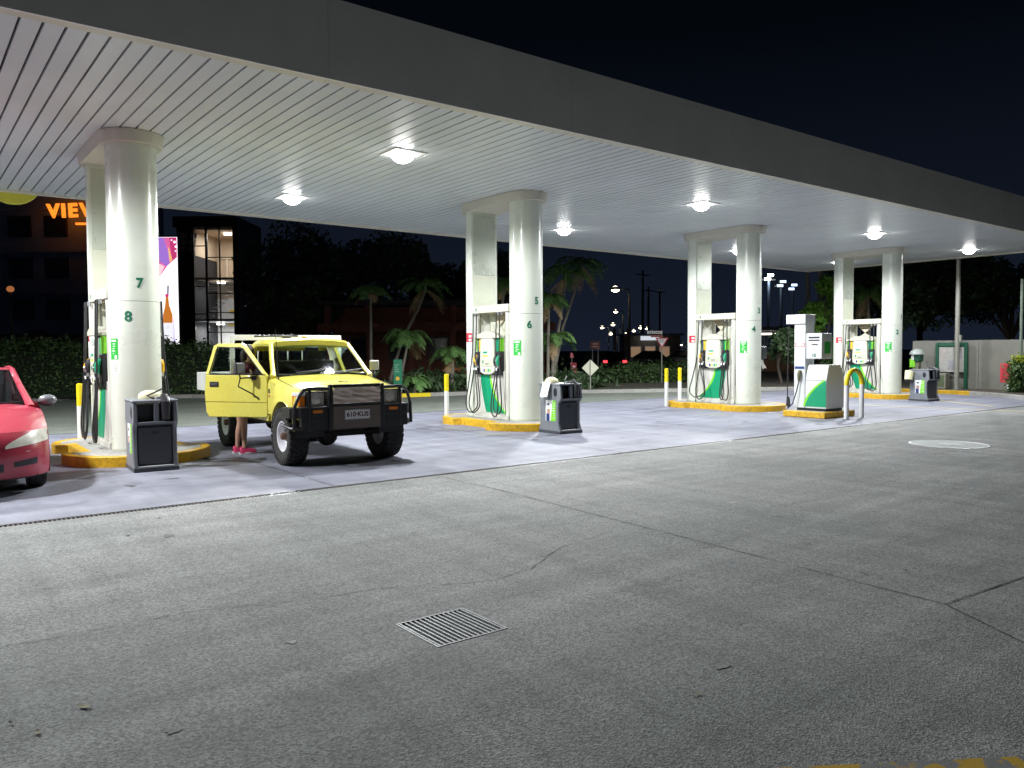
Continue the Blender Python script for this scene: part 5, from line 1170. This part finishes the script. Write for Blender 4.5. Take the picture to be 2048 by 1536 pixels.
# ================================================================ RIGHT BOUNDARY
RW = mat('wall_render', (.20, .20, .175), .8, var=.12, scale=1.5, dirt=.25, dirtcol=(.3, .27, .22))
wl = thing('boundary_wall', 'pale rendered boundary wall with panel joints behind the notice board', 'wall', (31.4, 9.5, .1))
for k in range(7): MB().box(0, .14, 5.5 - (k+1)*2.4 + .008, 5.5 - k*2.4, 0, 1.80).build('wall_panel', RW, wl, bevel=.006)
FGRN = mat('board_green', (.006, .075, .04), .45)
nb = thing('notice_board', 'green framed notice board with pale sheets standing before the wall', 'notice board', (31.22, 13.50, .1))
for y0, y1, z0, z1 in ((-.60, -.48, 0, 1.72), (.42, .54, .62, 1.72), (-.48, .42, 1.56, 1.72)): MB().box(-.05, .05, y0, y1, z0, z1).build('frame', FGRN, nb, bevel=.02)
MB().box(-.02, .02, -.47, .41, .62, 1.55).build('board', mat('board_face', (.36, .35, .33), .6), nb)
for k in range(3):
    for j in range(2): MB().box(-.026, -.021, -.40 + k*.27, -.18 + k*.27, .70 + j*.42, 1.05 + j*.42).build('sheet', mat('sheet_%d' % ((k+j) % 3), [(.38, .35, .32), (.28, .28, .31), (.36, .36, .33)][(k+j) % 3], .7, var=.25, scale=14), nb)
ab = thing('cabinet', 'low beige service cabinet with dark emblem under the notice board', 'cabinet', (30.95, 13.75, .1))
MB().box(-.18, .18, -.28, .32, 0, .58).build('case', mat('cabinet_beige', (.22, .21, .17), .6), ab, bevel=.015); MB().box(-.188, -.18, -.22, .26, .08, .50).build('door_panel', mat('cabinet_green', (.08, .11, .05), .6), ab); MB().box(-.194, -.187, -.08, .12, .30, .40).build('emblem', BLACK, ab)
am = thing('air_machine', 'green and grey air hose machine with domed hood', 'air machine', (30.55, 14.42, .1))
MB().box(-.10, .10, -.12, .12, 0, 1.12).build('pedestal', mat('machine_olive', (.20, .21, .13), .55), am, bevel=.015); MB().box(-.13, -.10, .02, .22, .80, 1.12).build('lime_panel', LIME, am); MB().box(-.16, .16, -.17, .05, 1.02, 1.28).build('head_box', FGRN, am, bevel=.02)
MB().box(-.14, .10, .05, .16, 1.08, 1.24).build('keypad', PAPER, am, bevel=.01)
MB().ell((0, 0, 1.28), (.27, .27, .22), 20, 8, 0).build('dome', mat('dome_grey', (.42, .47, .44), .3), am, smooth=True)
MB().tube([(-.1, -.12, .9), (-.2, -.2, .4), (-.15, -.1, .1), (-.05, -.22, .5), (-.08, -.13, .8)], .015, 6).build('air_hose', RUBBER, am, smooth=True)
pp = thing('light_pole', 'tall grey steel light pole behind the faded yellow kerb', 'pole', (30.75, 13.08, .1))
MB().tube([(0, 0, 0), (0, 0, 3), (0, 0, 5.5)], [.085, .08, .07], 14).build('shaft', POLE, pp, smooth=True); MB().cyl((0, 0, 0), (0, 0, .03), .16, 8).build('base_plate', STEEL, pp); MB().box(-.03, .09, -.14, -.07, 1.75, 1.98).build('switch_box', POLE, pp, bevel=.01)
p2 = thing('sign_post', 'slim grey green post at the end of the trimmed hedge', 'post', (30.95, 11.06, .1))
MB().cyl((0, 0, 0), (0, 0, 3.9), .05, 10).build('shaft', mat('post_green_grey', (.16, .20, .16), .5), p2, smooth=True); MB().cyl((0, 0, 0), (0, 0, .02), .10, 8).build('base_plate', STEEL, p2)
rs = thing('red_box', 'red tapered fire equipment box on a short white post beside the trimmed hedge', 'red box', (30.72, 11.42, .1))
MB().prism([(-.20, .30), (.16, .30), (.16, .95), (.03, .98), (-.20, .98)][::-1], 'x', -.10, .10).build('case', RED, rs, bevel=.01); MB().box(-.112, -.10, -.14, .10, .40, .90).build('door_panel', mat('red_deep', (.34, .015, .03), .4), rs); MB().cyl((0, -.08, 0), (0, -.08, .30), .045, 10).build('post', WHITE, rs, smooth=True)

# ================================================================ SIGNS
def sign_post(name, label, x, y, h, r=.03, z0=.1, posts=(0,)):
    s = thing(name, label, 'sign', (x, y, z0), radians(-40))
    for p in posts: MB().cyl((p, .03, 0), (p, .03, h), r, 10).build('post', POLE, s, smooth=True)
    return s
sg = sign_post('totem_sign', 'narrow green totem sign with small lettering beside the yellow kerb', 13.95, 24.55, .2)
MB().box(-.15, .15, -.04, .04, .05, 1.22).build('panel', mat('totem_green', (.01, .20, .10), .4), sg, bevel=.01)
for k in range(4): MB().box(-.10, random.uniform(0, .1), -.043, -.041, .78 + k*.08, .81 + k*.08).build('print_line', mat('totem_print', (.25, .45, .33), .5), sg)
MB().lathe([(0, -.004), (.07, -.004), (.07, 0)], (0, -.042, .55), 18, 'y', cap=False).build('emblem', FYEL, sg)
sg = sign_post('diamond_sign', 'pale diamond shaped road sign seen from behind on a short post', 20.75, 21.95, .80)
MB().prism([(0, .52), (.32, .84), (0, 1.16), (-.32, .84)], 'y', -.012, -.002).build('plate', mat('sign_back', (.62, .62, .48), .5, var=.08), sg, bevel=.004); MB().box(-.04, .04, -.002, .02, .7, .95).build('bracket', STEEL, sg)
MB().cyl((0, -.02, 0), (0, -.02, 1.14), .018, 8).build('front_stay', POLE, sg)
sg = sign_post('direction_sign', 'brown direction board on two thin posts beyond the diamond sign', 27.84, 29.09, 1.75, .02, posts=(-.14, .14))
MB().box(-.25, .25, -.01, .01, 1.57, 1.95).build('panel', mat('sign_brown', (.26, .06, .04), .5), sg, bevel=.004)
for k in range(2): MB().box(-.12, .14, -.0125, -.0105, 1.66 + k*.14, 1.72 + k*.14).build('print_line', mat('sign_print', (.6, .5, .45), .5), sg)
sg = sign_post('red_sign', 'tall red banner sign with pale lettering near the leaning palms', 22.95, 25.21, .3)
MB().prism([(-.16, .25), (.10, .25), (.05, .98), (-.20, .98)], 'y', -.015, .015).build('panel', mat('banner_red', (.36, .03, .05), .5), sg)
for k in range(4): MB().box(-.10, .0, -.018, -.0155, .40 + k*.13, .46 + k*.13).build('print_block', PAPER, sg)
MB().cyl((-.14, 0, .98), (-.14, 0, 1.25), .015, 6).build('marker_post', POLE, sg); MB().prism([(-.22, 1.2), (-.06, 1.2), (-.10, 1.36), (-.18, 1.42)], 'y', -.01, .01).build('marker', mat('marker_pink', (.6, .15, .18), .5), sg)
sg = sign_post('give_way_sign', 'red edged triangular give way sign on a grey post', 27.45, 24.35, 2.35)
MB().prism([(-.30, 2.06), (.30, 2.06), (0, 1.56)], 'y', -.012, -.004).build('plate', RED, sg, bevel=.004); MB().prism([(-.21, 2.01), (.21, 2.01), (0, 1.66)], 'y', -.016, -.0125).build('panel', PAPER, sg)
text('sign_text', 'GIVE', .11, BLACK, sg, (0, -.0175, 1.955), extrude=.0006); text('sign_text', 'WAY', .09, BLACK, sg, (0, -.0175, 1.86), extrude=.0006)
MB().box(-.66, .02, -.01, .01, 2.24, 2.36).build('street_name_blade', PAPER, sg); MB().box(-.50, .04, -.01, .01, 2.08, 2.18).build('street_name_blade', mat('sign_brown'  , (.26, .06, .04)), sg)
for k in range(6): MB().box(-.58 + k*.09, -.52 + k*.09, -.0125, -.0105, 2.275, 2.325).build('letter_block', BLACK, sg)

# ================================================================ LEFT BACKGROUND
RZ = math.atan2(RIGHT.y, RIGHT.x)     # facades that face the forecourt
# brick garden wall
bk = mat('garden_brick', (.50, .15, .06), .85, var=.25, scale=9, bump=.4)
gw = thing('brick_garden_wall', 'orange brick garden wall with rounded top behind the bollard', 'wall', (18.45, 27.42, .1), RZ)
def bw(x): return .92 - .55*max(0, abs(x) - .28)**1.7*2.2
for r_ in range(11):
    for c_ in range(8):
        x0 = -.92 + c_*.23 + (.115 if r_ % 2 else 0); z0 = r_*.085
        if z0 + .08 < bw(x0 + .11): MB().box(x0, x0 + .22, -.055 + random.uniform(-.004, .004), .05, z0, z0 + .075).build('brick', bk, gw)
MB().prism([(-.92, 0), (.92, 0)] + [(.92 - 1.84*k/16, max(.05, bw(.92 - 1.84*k/16) - .09)) for k in range(17)], 'y', -.045, .045).build('mortar_core', mat('mortar', (.25, .22, .19), .9), gw)
# low brick building behind the palms
def at_line(a, b, t): return (a[0] + (b[0]-a[0])*t, a[1] + (b[1]-a[1])*t)
bb_ = thing('brick_building', 'low dark red brick building with verandah posts behind the palms', 'building', (24.0, 36.2, .1), RZ)
BRK = mat('far_brick', (.26, .10, .07), .85, var=.3, scale=5)
MB().box(-6.5, 5.0, 0, 6, 0, 3.9).build('wall', BRK, bb_); MB().box(-7.0, 5.5, -1.6, 6.4, 3.9, 4.2).build('roof', mat('roof_dark', (.05, .045, .045), .7), bb_, bevel=.04)
MB().box(-7.0, 5.5, -1.55, -1.45, 2.55, 3.0).build('verandah_beam', BRK, bb_)
for k in range(6): MB().box(-6.6 + k*2.2, -6.3 + k*2.2, -1.6, -1.3, 0, 3.9).build('verandah_post', BRK, bb_)
for k in range(5):
    w = MB().box(-5.6 + k*2.1, -4.4 + k*2.1, -.05, .02, 1.0, 2.3).build('window', mat('window_frame_dark', (.10, .08, .07), .6), bb_); MB().box(-5.5 + k*2.1, -4.5 + k*2.1, -.06, -.04, 1.1, 2.2).build('pane', mat('pane_dark', (.02, .022, .025), .1), w)
# tall dark building with the orange sign
DK = mat('dark_facade', (.34, .44, .58), .8, var=.15, scale=.5)
tb_ = thing('tall_building', 'tall dark building behind the hedge carrying an orange lit rooftop sign', 'building', (6.6, 73.2, .1), RZ)
MB().box(-14, 7.6, 0, 12, 0, 17).build('wall', DK, tb_)
for r_ in range(5):
    MB().box(-14, 7.6, -.25, 0, 2.9 + r_*3.2, 3.2 + r_*3.2).build('floor_band', mat('facade_band', (.38, .46, .58), .8), tb_)
    for c_ in range(7):
        w = MB().box(-13.2 + c_*2.8, -11.4 + c_*2.8, -.08, .02, .9 + r_*3.2, 2.5 + r_*3.2).build('window', mat('far_frame', (.05, .055, .065), .5), tb_); MB().box(-13.1 + c_*2.8, -11.5 + c_*2.8, -.11, -.07, 1.0 + r_*3.2, 2.4 + r_*3.2).build('pane', mat('pane_dark'  , (.02, .022, .025), .1), w)
vs_ = thing('view_sign', 'orange glowing VIEW letters high on the tall dark building', 'sign', (9.45, 69.2, 12.25), RZ)
ORG = emat('sign_orange', (1.0, .23, .02), 1.6); ORY = emat('sign_orange_core', (1.0, .55, .12), 1.6)
xs = 0
for ch_, adv in (('V', 1.02), ('I', .52), ('E', .94), ('W', 1.3)):
    o = text('letter', ch_, 1.4, ORG, vs_, (xs, 0, 0), thick=.05, extrude=.08, align='LEFT'); o.rotation_euler = (pi/2, radians(-2.5), 0); o.location.z = xs*.03
    xs += adv
MB().box(2.1, 3.4, -.08, .08, -.98, -.82).build('underline', ORG, vs_)
# mural wall behind the hedge
mw = thing('mural_wall', 'reddish graffiti painted wall showing above the dark hedge', 'wall', (8.6, 51.6, .1), RZ)
MB().box(-8, 5.2, 0, .2, 0, 2.62).build('wall', mat('mural_base', (.17, .07, .06), .8, var=.4, scale=.8), mw)
for k in range(16):
    x0 = -7.6 + k*.8; MB().prism([(x0, 1.95), (x0 + random.uniform(.2, .5), 2.0), (x0 + random.uniform(.4, .7), 2.5), (x0 + random.uniform(-.1, .2), 2.45)], 'y', -.006, -.001).build('paint_shape', [mat('mural_tan', (.36, .22, .14), .8), mat('mural_teal', (.06, .13, .14), .8), mat('mural_rust', (.28, .10, .07), .8)][k % 3], mw)
# street pole with orange lamp at far left
ol = thing('wall_lamp', 'small dim orange lamp on a post before the tall dark building', 'lamp', (5.88, 58.98, .1))
MB().cyl((0, 0, 0), (0, 0, 5.4), .09, 8).build('post', POLE, ol, smooth=True); MB().ell((0, 0, 5.55), (.22, .22, .2), 12, 8).build('globe', emat('dim_orange', (1.0, .35, .12), .35), ol, smooth=True)
MB().box(.9, 1.9, -.1, .1, 1.2, 3.0).build('bracket_sign', mat('sign_grey', (.12, .13, .12), .7), ol)
# lit advertising screen
scn = thing('led_screen', 'tall glowing advertising screen showing an amber bottle on white', 'screen', (11.95, 44.12, 0), RZ)
EW = emat('screen_white', (.97, .94, 1.0), 1.5)
MB().box(-2.45, .05, .02, .35, 1.95, 7.78).build('housing', mat('screen_case', (.02, .02, .022), .5), scn, bevel=.02); MB().cyl((-1.2, .2, 0), (-1.2, .2, 2.0), .22, 12).build('post', POLE, scn, smooth=True)
pnl = MB().box(-2.38, -.02, 0, .03, 2.05, 7.68).build('screen', EW, scn)
def flat(nm, poly, m, y): MB().prism(poly, 'y', y, y + .004).build(nm, m, pnl)
E1 = emat('screen_pink', (.85, .16, .42), .9); E2 = emat('screen_purple', (.42, .20, .75), .9); E3 = emat('screen_crimson', (.62, .05, .20), .9); E4 = emat('screen_gold', (1.0, .55, .25), .9); E5 = emat('screen_amber', (.62, .20, .03), .95); E6 = emat('screen_lilac', (.62, .55, .98), 1.2); E7 = emat('screen_blush', (.95, .62, .68), 1.1)
flat('picture_hair', [(-2.36, 7.66), (-.04, 7.66), (-.04, 6.62), (-.55, 6.18), (-.95, 5.62), (-2.36, 5.2)], E1, -.006)
flat('picture_hair', [(-1.1, 7.66), (-.72, 7.66), (-.48, 6.9), (-.44, 6.28), (-.62, 6.15), (-.95, 6.4)], E2, -.010)
flat('picture_hair', [(-.42, 7.66), (-.04, 7.66), (-.04, 6.62), (-.32, 6.42)], E3, -.010); flat('picture_hair', [(-.50, 7.2), (-.40, 7.0), (-.28, 6.5), (-.40, 6.35), (-.46, 6.6)], E4, -.014)
flat('picture_face', [(-2.36, 5.2), (-.95, 5.62), (-.70, 6.15), (-.95, 6.28), (-2.36, 6.1)], E7, -.016)
for q in ((-.14, 7.42, .07), (-.08, 7.18, .06), (-.30, 7.52, .04), (-.10, 6.95, .04)): flat('picture_sparkle', [(q[0] + q[2]*cos(k*pi/5), q[1] + q[2]*sin(k*pi/5)) for k in range(10)], EW, -.018)
flat('picture_bottle', [(-.84, 3.18), (-.84, 3.6), (-.72, 4.1), (-.68, 4.55), (-.54, 4.55), (-.50, 4.1), (-.34, 3.6), (-.34, 3.18)], E5, -.008)
flat('picture_cap', [(-.70, 4.55), (-.70, 4.70), (-.52, 4.70), (-.52, 4.55)], emat('screen_magenta', (.75, .05, .25), .9), -.008); flat('picture_stem', [(-.60, 4.70), (-.58, 5.15), (-.50, 5.15), (-.52, 4.70)], emat('screen_navy', (.10, .08, .25), .6), -.008)
flat('picture_label', [(-.88, 2.1), (-.88, 3.18), (-.32, 3.18), (-.32, 2.1)], emat('screen_label', (.85, .84, .92), 1.1), -.009); flat('picture_shadow', [(-.32, 2.1), (-.32, 3.6), (-.24, 3.3), (-.22, 2.1)], E6, -.009)
flat('picture_mark', [(-.64, 2.95), (-.60, 2.90), (-.54, 3.0), (-.60, 2.93)], BLACK, -.014)
# glass stair tower
twr = thing('stair_tower', 'lit glazed stair tower with dark frames beside the advertising screen', 'building', (16.25, 53.85, .1), RZ)
CW = mat('stair_wall', (.62, .50, .38), .7, var=.06); TF = mat('tower_frame', (.018, .018, .02), .5); WHT = mat('stair_white', (.75, .76, .78), .6)
MB().box(-2.0, -.72, 0, 5, 0, 7.9).build('side_block', mat('tower_block', (.03, .032, .04), .7), twr); MB().box(1.98, 2.2, 0, 5, 0, 10.4).build('side_wall', TF, twr)
MB().box(-.72, 1.98, 4.2, 4.4, 0, 9.7).build('back_wall', CW, twr); MB().box(-.80, -.725, .1, 4.4, 7.91, 9.71).build('inner_wall', CW, twr); MB().box(-2.0, 2.2, -.1, 5, 9.72, 10.4).build('roof', TF, twr)
for zf, mm in ((.9, WHT), (3.7, WHT), (6.45, CW)): MB().box(-.70, 1.96, .25, 4.2, zf - .14, zf).build('floor_slab', mm, twr)
MB().box(-.70, 1.96, .1, 4.2, 9.55, 9.7).build('ceiling', CW, twr)
for k in range(5): MB().box(-.6 + k*.55, -.45 + k*.55, 4.1, 4.19, 6.5, 8.1).build('wall_post', mat('stair_cream', (.75, .66, .52), .6), twr)
MB().box(-.7, 1.96, 4.08, 4.18, 8.1, 8.25).build('wall_rail', MATS['stair_cream'], twr); MB().box(1.0, 1.9, 4.05, 4.15, 6.9, 7.9).build('wall_notice', PAPER, twr)
for k in range(8): MB().cyl((-.65, .5, 5.6 + k*.11), (1.95, .5, 5.6 + k*.11), .018, 6).build('balustrade_rail', STEEL, twr)
for k in range(10): MB().box(-.6 + k*.24, -.36 + k*.24, .8, 1.9, 3.72 + k*.27, 3.78 + k*.27).build('stair_tread', WHT, twr)
MB().box(-.68, .7, 4.05, 4.15, 3.75, 5.3).build('white_panel', WHT, twr); MB().box(.2, .9, 3.9, 4.0, 4.3, 4.5).build('yellow_tape', FYEL, twr); MB().box(.1, .9, 3.9, 4.0, 3.4, 3.5).build('yellow_tape', FYEL, twr)
MB().box(-.70, 1.96, 4.05, 4.15, .95, 3.5).build('white_panel', WHT, twr); MB().box(.9, 1.7, 2.6, 3.1, .92, 2.4).build('vending_box', mat('box_grey', (.35, .42, .42), .5), twr)
fr_ = MB()
for x0, w in ((-.72, .07), (.08, .14), (.98, .06), (1.90, .08)): fr_.box(x0, x0 + w, -.06, .06, 0, 9.72)
frm = fr_.build('window_frame', TF, twr)
for x0, x1, zs_ in ((-.65, .08, (1.0, 3.6, 4.0, 5.8, 8.45)), (.22, .98, (1.0, 2.8, 3.65, 4.1, 5.35, 6.3, 7.7)), (1.04, 1.90, (1.0, 2.8, 3.65, 4.1, 5.35, 6.3, 7.7))):
    for z_ in zs_: MB().box(x0, x1, -.04, .04, z_, z_ + .06).build('transom', TF, frm)
    MB().add([(x0, .0, .05), (x1, .0, .05), (x1, 0, 9.7), (x0, 0, 9.7)], [(0,1,2,3)]).build('pane', glass('tower_glass', (.9, .92, .92)), frm)
for k in range(2):
    for j in range(3): MB().prism([(-1.55 + k*.62 + j*(-.07), 9.35 - j*.42), (-1.15 + k*.62 - j*.07, 9.35 - j*.42), (-1.20 + k*.62 - j*.07, 9.0 - j*.42), (-1.62 + k*.62 - j*.07, 9.0 - j*.42)], 'y', .2, .26).build('louvre_panel', mat('louvre_pink', (.42, .24, .25), .6), twr)
MB().box(-1.9, -.72, .26, .36, 7.9, 9.72).build('louvre_back', TF, twr)
for (x_, z_, e_) in ((1.0, 9.45, 130), (.5, 6.2, 40), (.4, 3.4, 190)):
    lf = MB().lathe([(0, -.02), (.26, -.02), (.26, .03)], (x_, 1.6, z_), 18, 'z', cap=False).build('ceiling_lamp', emat('stair_lamp', (1.0, .97, .92), 9.0), twr)
    l_ = bpy.data.lights.new('stair_lamp', 'AREA'); l_.shape = 'DISK'; l_.size = .5; l_.energy = e_; l_.color = (1.0, .95, .88); lo_ = bpy.data.objects.new('lamp', l_); COL.objects.link(lo_); lo_.parent = twr; lo_.location = (x_, 1.6, z_ - .06)

# ================================================================ STREET BACKGROUND
WARM = emat('street_lamp_lens', (1.0, .86, .55), 14.0); COOL = emat('flood_lens', (.82, .90, 1.0), 14.0)
def street_light(label, x, y, z, warm=True, s=1.0, energy=0, grp='street lights along the far road'):
    t = thing('street_light', label, 'street light', (x, y, .1), RZ, grp)
    MB().tube([(.9*s, .3, 0), (.9*s, .3, z*.9), (.85*s, .3, z - .05), (.2*s, 0, z + .05)], [.09*s, .07*s, .05*s, .04*s], 8).build('pole', POLE, t, smooth=True)
    MB().ell((0, 0, z + .03), (.34*s, .22*s, .14*s), 12, 6).build('head', POLE, t, smooth=True); MB().ell((0, 0, z - .02*s), (.27*s, .20*s, .19*s), 12, 6).build('lens', WARM if warm else COOL, t, smooth=True)
    if energy:
        l_ = bpy.data.lights.new('street_lamp', 'POINT'); l_.energy = energy; l_.shadow_soft_size = .25; l_.color = (1.0, .82, .5) if warm else (.8, .9, 1.0); lo_ = bpy.data.objects.new('lamp', l_); COL.objects.link(lo_); lo_.parent = t; lo_.location = (0, -.3, z - .35)
street_light('brightest warm street light over the far road', 67.5, 67.1, 8.75, True, 1.9, 0)
for (x, y, z, s) in ((105.5, 104.8, 8.7, 1.6), (150, 150, 8.4, 2.2), (148, 152, 7.6, 1.9), (185, 186, 7.0, 2.4), (160, 152, 6.9, 1.9), (152, 142, 7.4, 2.2), (170, 155, 6.6, 1.8), (150, 138, 7.0, 1.7), (160, 155, 5.9, 2.4)):
    street_light('small warm street light far along the road', x, y, z, True, s)
for (x, y, z, s) in ((97, 92.5, 2.3, 1.0), (100, 94, 1.9, 1.0), (105, 93, 2.8, 1.0), (108, 92, 3.1, 1.0), (104, 88, 2.4, .9), (106, 87, 2.1, .9)):
    street_light('tiny warm car park light low behind the give way sign', x, y, z, True, s, grp='car park lights behind the give way sign')
for i, (x, y, z) in enumerate(((52.24, 35.77, 6.8), (53.0, 35.2, 6.3), (55.4, 35.8, 6.2))):
    t = thing('flood_light', ['bright cool white twin flood light on a dark pole behind the towel box', 'bluish flood light on a pale pole beyond the gas dispenser', 'bluish flood light on the farther pole behind the gas dispenser mast'][i], 'flood light', (x, y, .1), RZ, 'flood lights beyond the gas dispenser')
    MB().tube([(0, 0, 0), (0, 0, z)], [.14, .10], 8).build('pole', mat('pole_blue_grey', (.30, .36, .46), .5), t, smooth=True); MB().box(-.5, .5, -.06, .06, z - .1, z).build('cross_arm', POLE, t)
    for dx, dz in ((-.12, .0), (.10, .30)):
        h_ = MB().box(dx - .26, dx + .26, -.12, .05, z + dz - .12, z + dz + .10).build('head', POLE, t, bevel=.02); MB().box(dx - .22, dx + .22, -.14, -.12, z + dz - .10, z + dz + .08).build('lens', COOL if i == 0 else emat('flood_dim', (.55, .75, 1.0), 2.5), h_)
    if i == 0:
        l_ = bpy.data.lights.new('flood', 'POINT'); l_.energy = 30; l_.shadow_soft_size = .3; l_.color = (.8, .9, 1.0); lo_ = bpy.data.objects.new('lamp', l_); COL.objects.link(lo_); lo_.parent = t; lo_.location = (-.1, -.5, z - .2)
def far_car(label, x, y, rz, m, lit=None):
    t = thing('far_car', label, 'car', (x, y, .11), rz, 'cars on the far road')
    MB().prism([(-2.1, .25), (-2.15, .62), (-1.95, .86), (1.2, .92), (2.05, .78), (2.15, .30)], 'x', -.85, .85).build('body', m, t, bevel=.06)
    MB().prism([(-1.5, .86), (-.95, 1.38), (.35, 1.40), (1.15, .90)], 'x', -.70, .70).build('cabin', mat('far_glass', (.02, .025, .03), .08), t, bevel=.08)
    MB().prism([(-.95, 1.36), (-.85, 1.43), (.30, 1.44), (.38, 1.37)], 'x', -.66, .66).build('roof', m, t, bevel=.02)
    for sx in (-1, 1):
        for yy in (-1.3, 1.35): MB().lathe([(0, -.1), (.31, -.1), (.31, .1), (0, .1)], (sx*.76, yy, .31), 20, 'x', cap=False).build('wheel', TYRE, t, smooth=True)
        MB().box(sx*.68 - .14, sx*.68 + .14, -2.17, -2.08, .62, .78).build('tail_light', emat('tail_red', (1.0, .03, .04), 5.0) if lit == 'tail' else RED, t, bevel=.01)
        MB().box(sx*.62 - .16, sx*.62 + .16, 2.02, 2.14, .55, .72).build('headlight', emat('head_white', (1.0, .97, .92), 14.0) if lit == 'head' else CHROME, t, bevel=.01)
    return t
BLKP = mat('far_black', (.02, .02, .022), .3, coat=.5); SILV = mat('far_silver', (.4, .41, .43), .35, metal=.4); FRED = mat('far_red', (.25, .02, .03), .35)
far_car('dark car with red tail lights on driving away along the far road', 41.4, 41.2, radians(-45), BLKP, 'tail')
far_car('silver parked car behind the give way sign', 52.5, 44.5, radians(40), SILV); far_car('dark parked car beside the small lit shop', 49.5, 45.5, radians(50), BLKP); far_car('red car with headlights on behind the low palm', 26.3, 35.0, radians(160), FRED, 'head')
shp = thing('small_shop', 'small shop with a lit white sign band beyond the low hedges', 'shop', (58.5, 52.8, .1), RZ)
MB().box(-3.0, 2.5, 0, 3, 0, 2.9).build('wall', mat('shop_wall', (.32, .26, .20), .7), shp); MB().box(-3.2, 2.7, -.8, 3.2, 2.9, 3.1).build('roof', DK, shp); MB().box(-1.5, .3, -.84, -.76, 2.45, 2.85).build('sign_band', emat('shop_sign', (.85, .9, 1.0), .75), shp)
for k in range(3): w = MB().box(-2.4 + k*1.4, -1.3 + k*1.4, -.05, .02, .6, 1.9).build('window', WHITE, shp); MB().box(-2.32 + k*1.4, -1.38 + k*1.4, -.07, -.04, .68, 1.82).build('pane', emat('shop_window', (1.0, .62, .38), .22), w)
for k in range(2): MB().box(-4.2 + k*1.3, -3.9 + k*1.3, -1.2, -1.1, .4, 3.6).build('banner', mat('banner_pale', (.55, .35, .33), .7), shp)
mk = thing('market_shelter', 'open roofed shelter with lit underside below the flood lights', 'shelter', (48.8, 32.4, .1), RZ)
MB().prism([(-4, 2.75), (2.6, 2.75), (2.2, 3.05), (-3.6, 3.05)], 'y', -2, 2).build('roof', mat('shelter_roof', (.30, .33, .42), .6), mk)
for x_ in (-3.6, -.6, 2.2):
    for y_ in (-1.8, 1.8): MB().cyl((x_, y_, 0), (x_, y_, 2.75), .07, 8).build('post', POLE, mk, smooth=True)
for k in range(4): MB().box(-3.2 + k*1.35, -2.3 + k*1.35, -1.7, -1.55, 2.55 - .06*(k % 2), 2.66 - .06*(k % 2)).build('tube_lamp', emat('shelter_lamp', (1.0, .88, .72), 5.0), mk)
MB().box(-3.4, 2.0, .5, 1.4, 0, 1.0).build('counter', mat('counter_brown', (.22, .13, .08), .7), mk)
um = thing('market_umbrella', 'small orange market umbrella below the lit shelter roof', 'umbrella', (45.5, 31.5, .1))
MB().cyl((0, 0, 0), (0, 0, 1.2), .03, 8).build('pole', POLE, um); MB().lathe([(1.0, 1.05), (.5, 1.3), (0, 1.42)], n=8, cap=False).build('canopy', mat('umbrella_orange', (.75, .32, .12), .7), um)
for i, (x, y, h) in enumerate(((59.6, 55.4, 9.5), (74, 66, 9.0), (66, 60.5, 8.5))):
    t = thing('utility_pole', 'thin grey utility pole beyond the low hedges', 'pole', (x, y, .1), 0, 'utility poles beyond the hedges')
    MB().tube([(0, 0, 0), (0, 0, h)], [.16, .11], 8).build('shaft', POLE, t, smooth=True); MB().box(-.9, .9, -.06, .06, h - .5, h - .38).build('cross_arm', POLE, t)
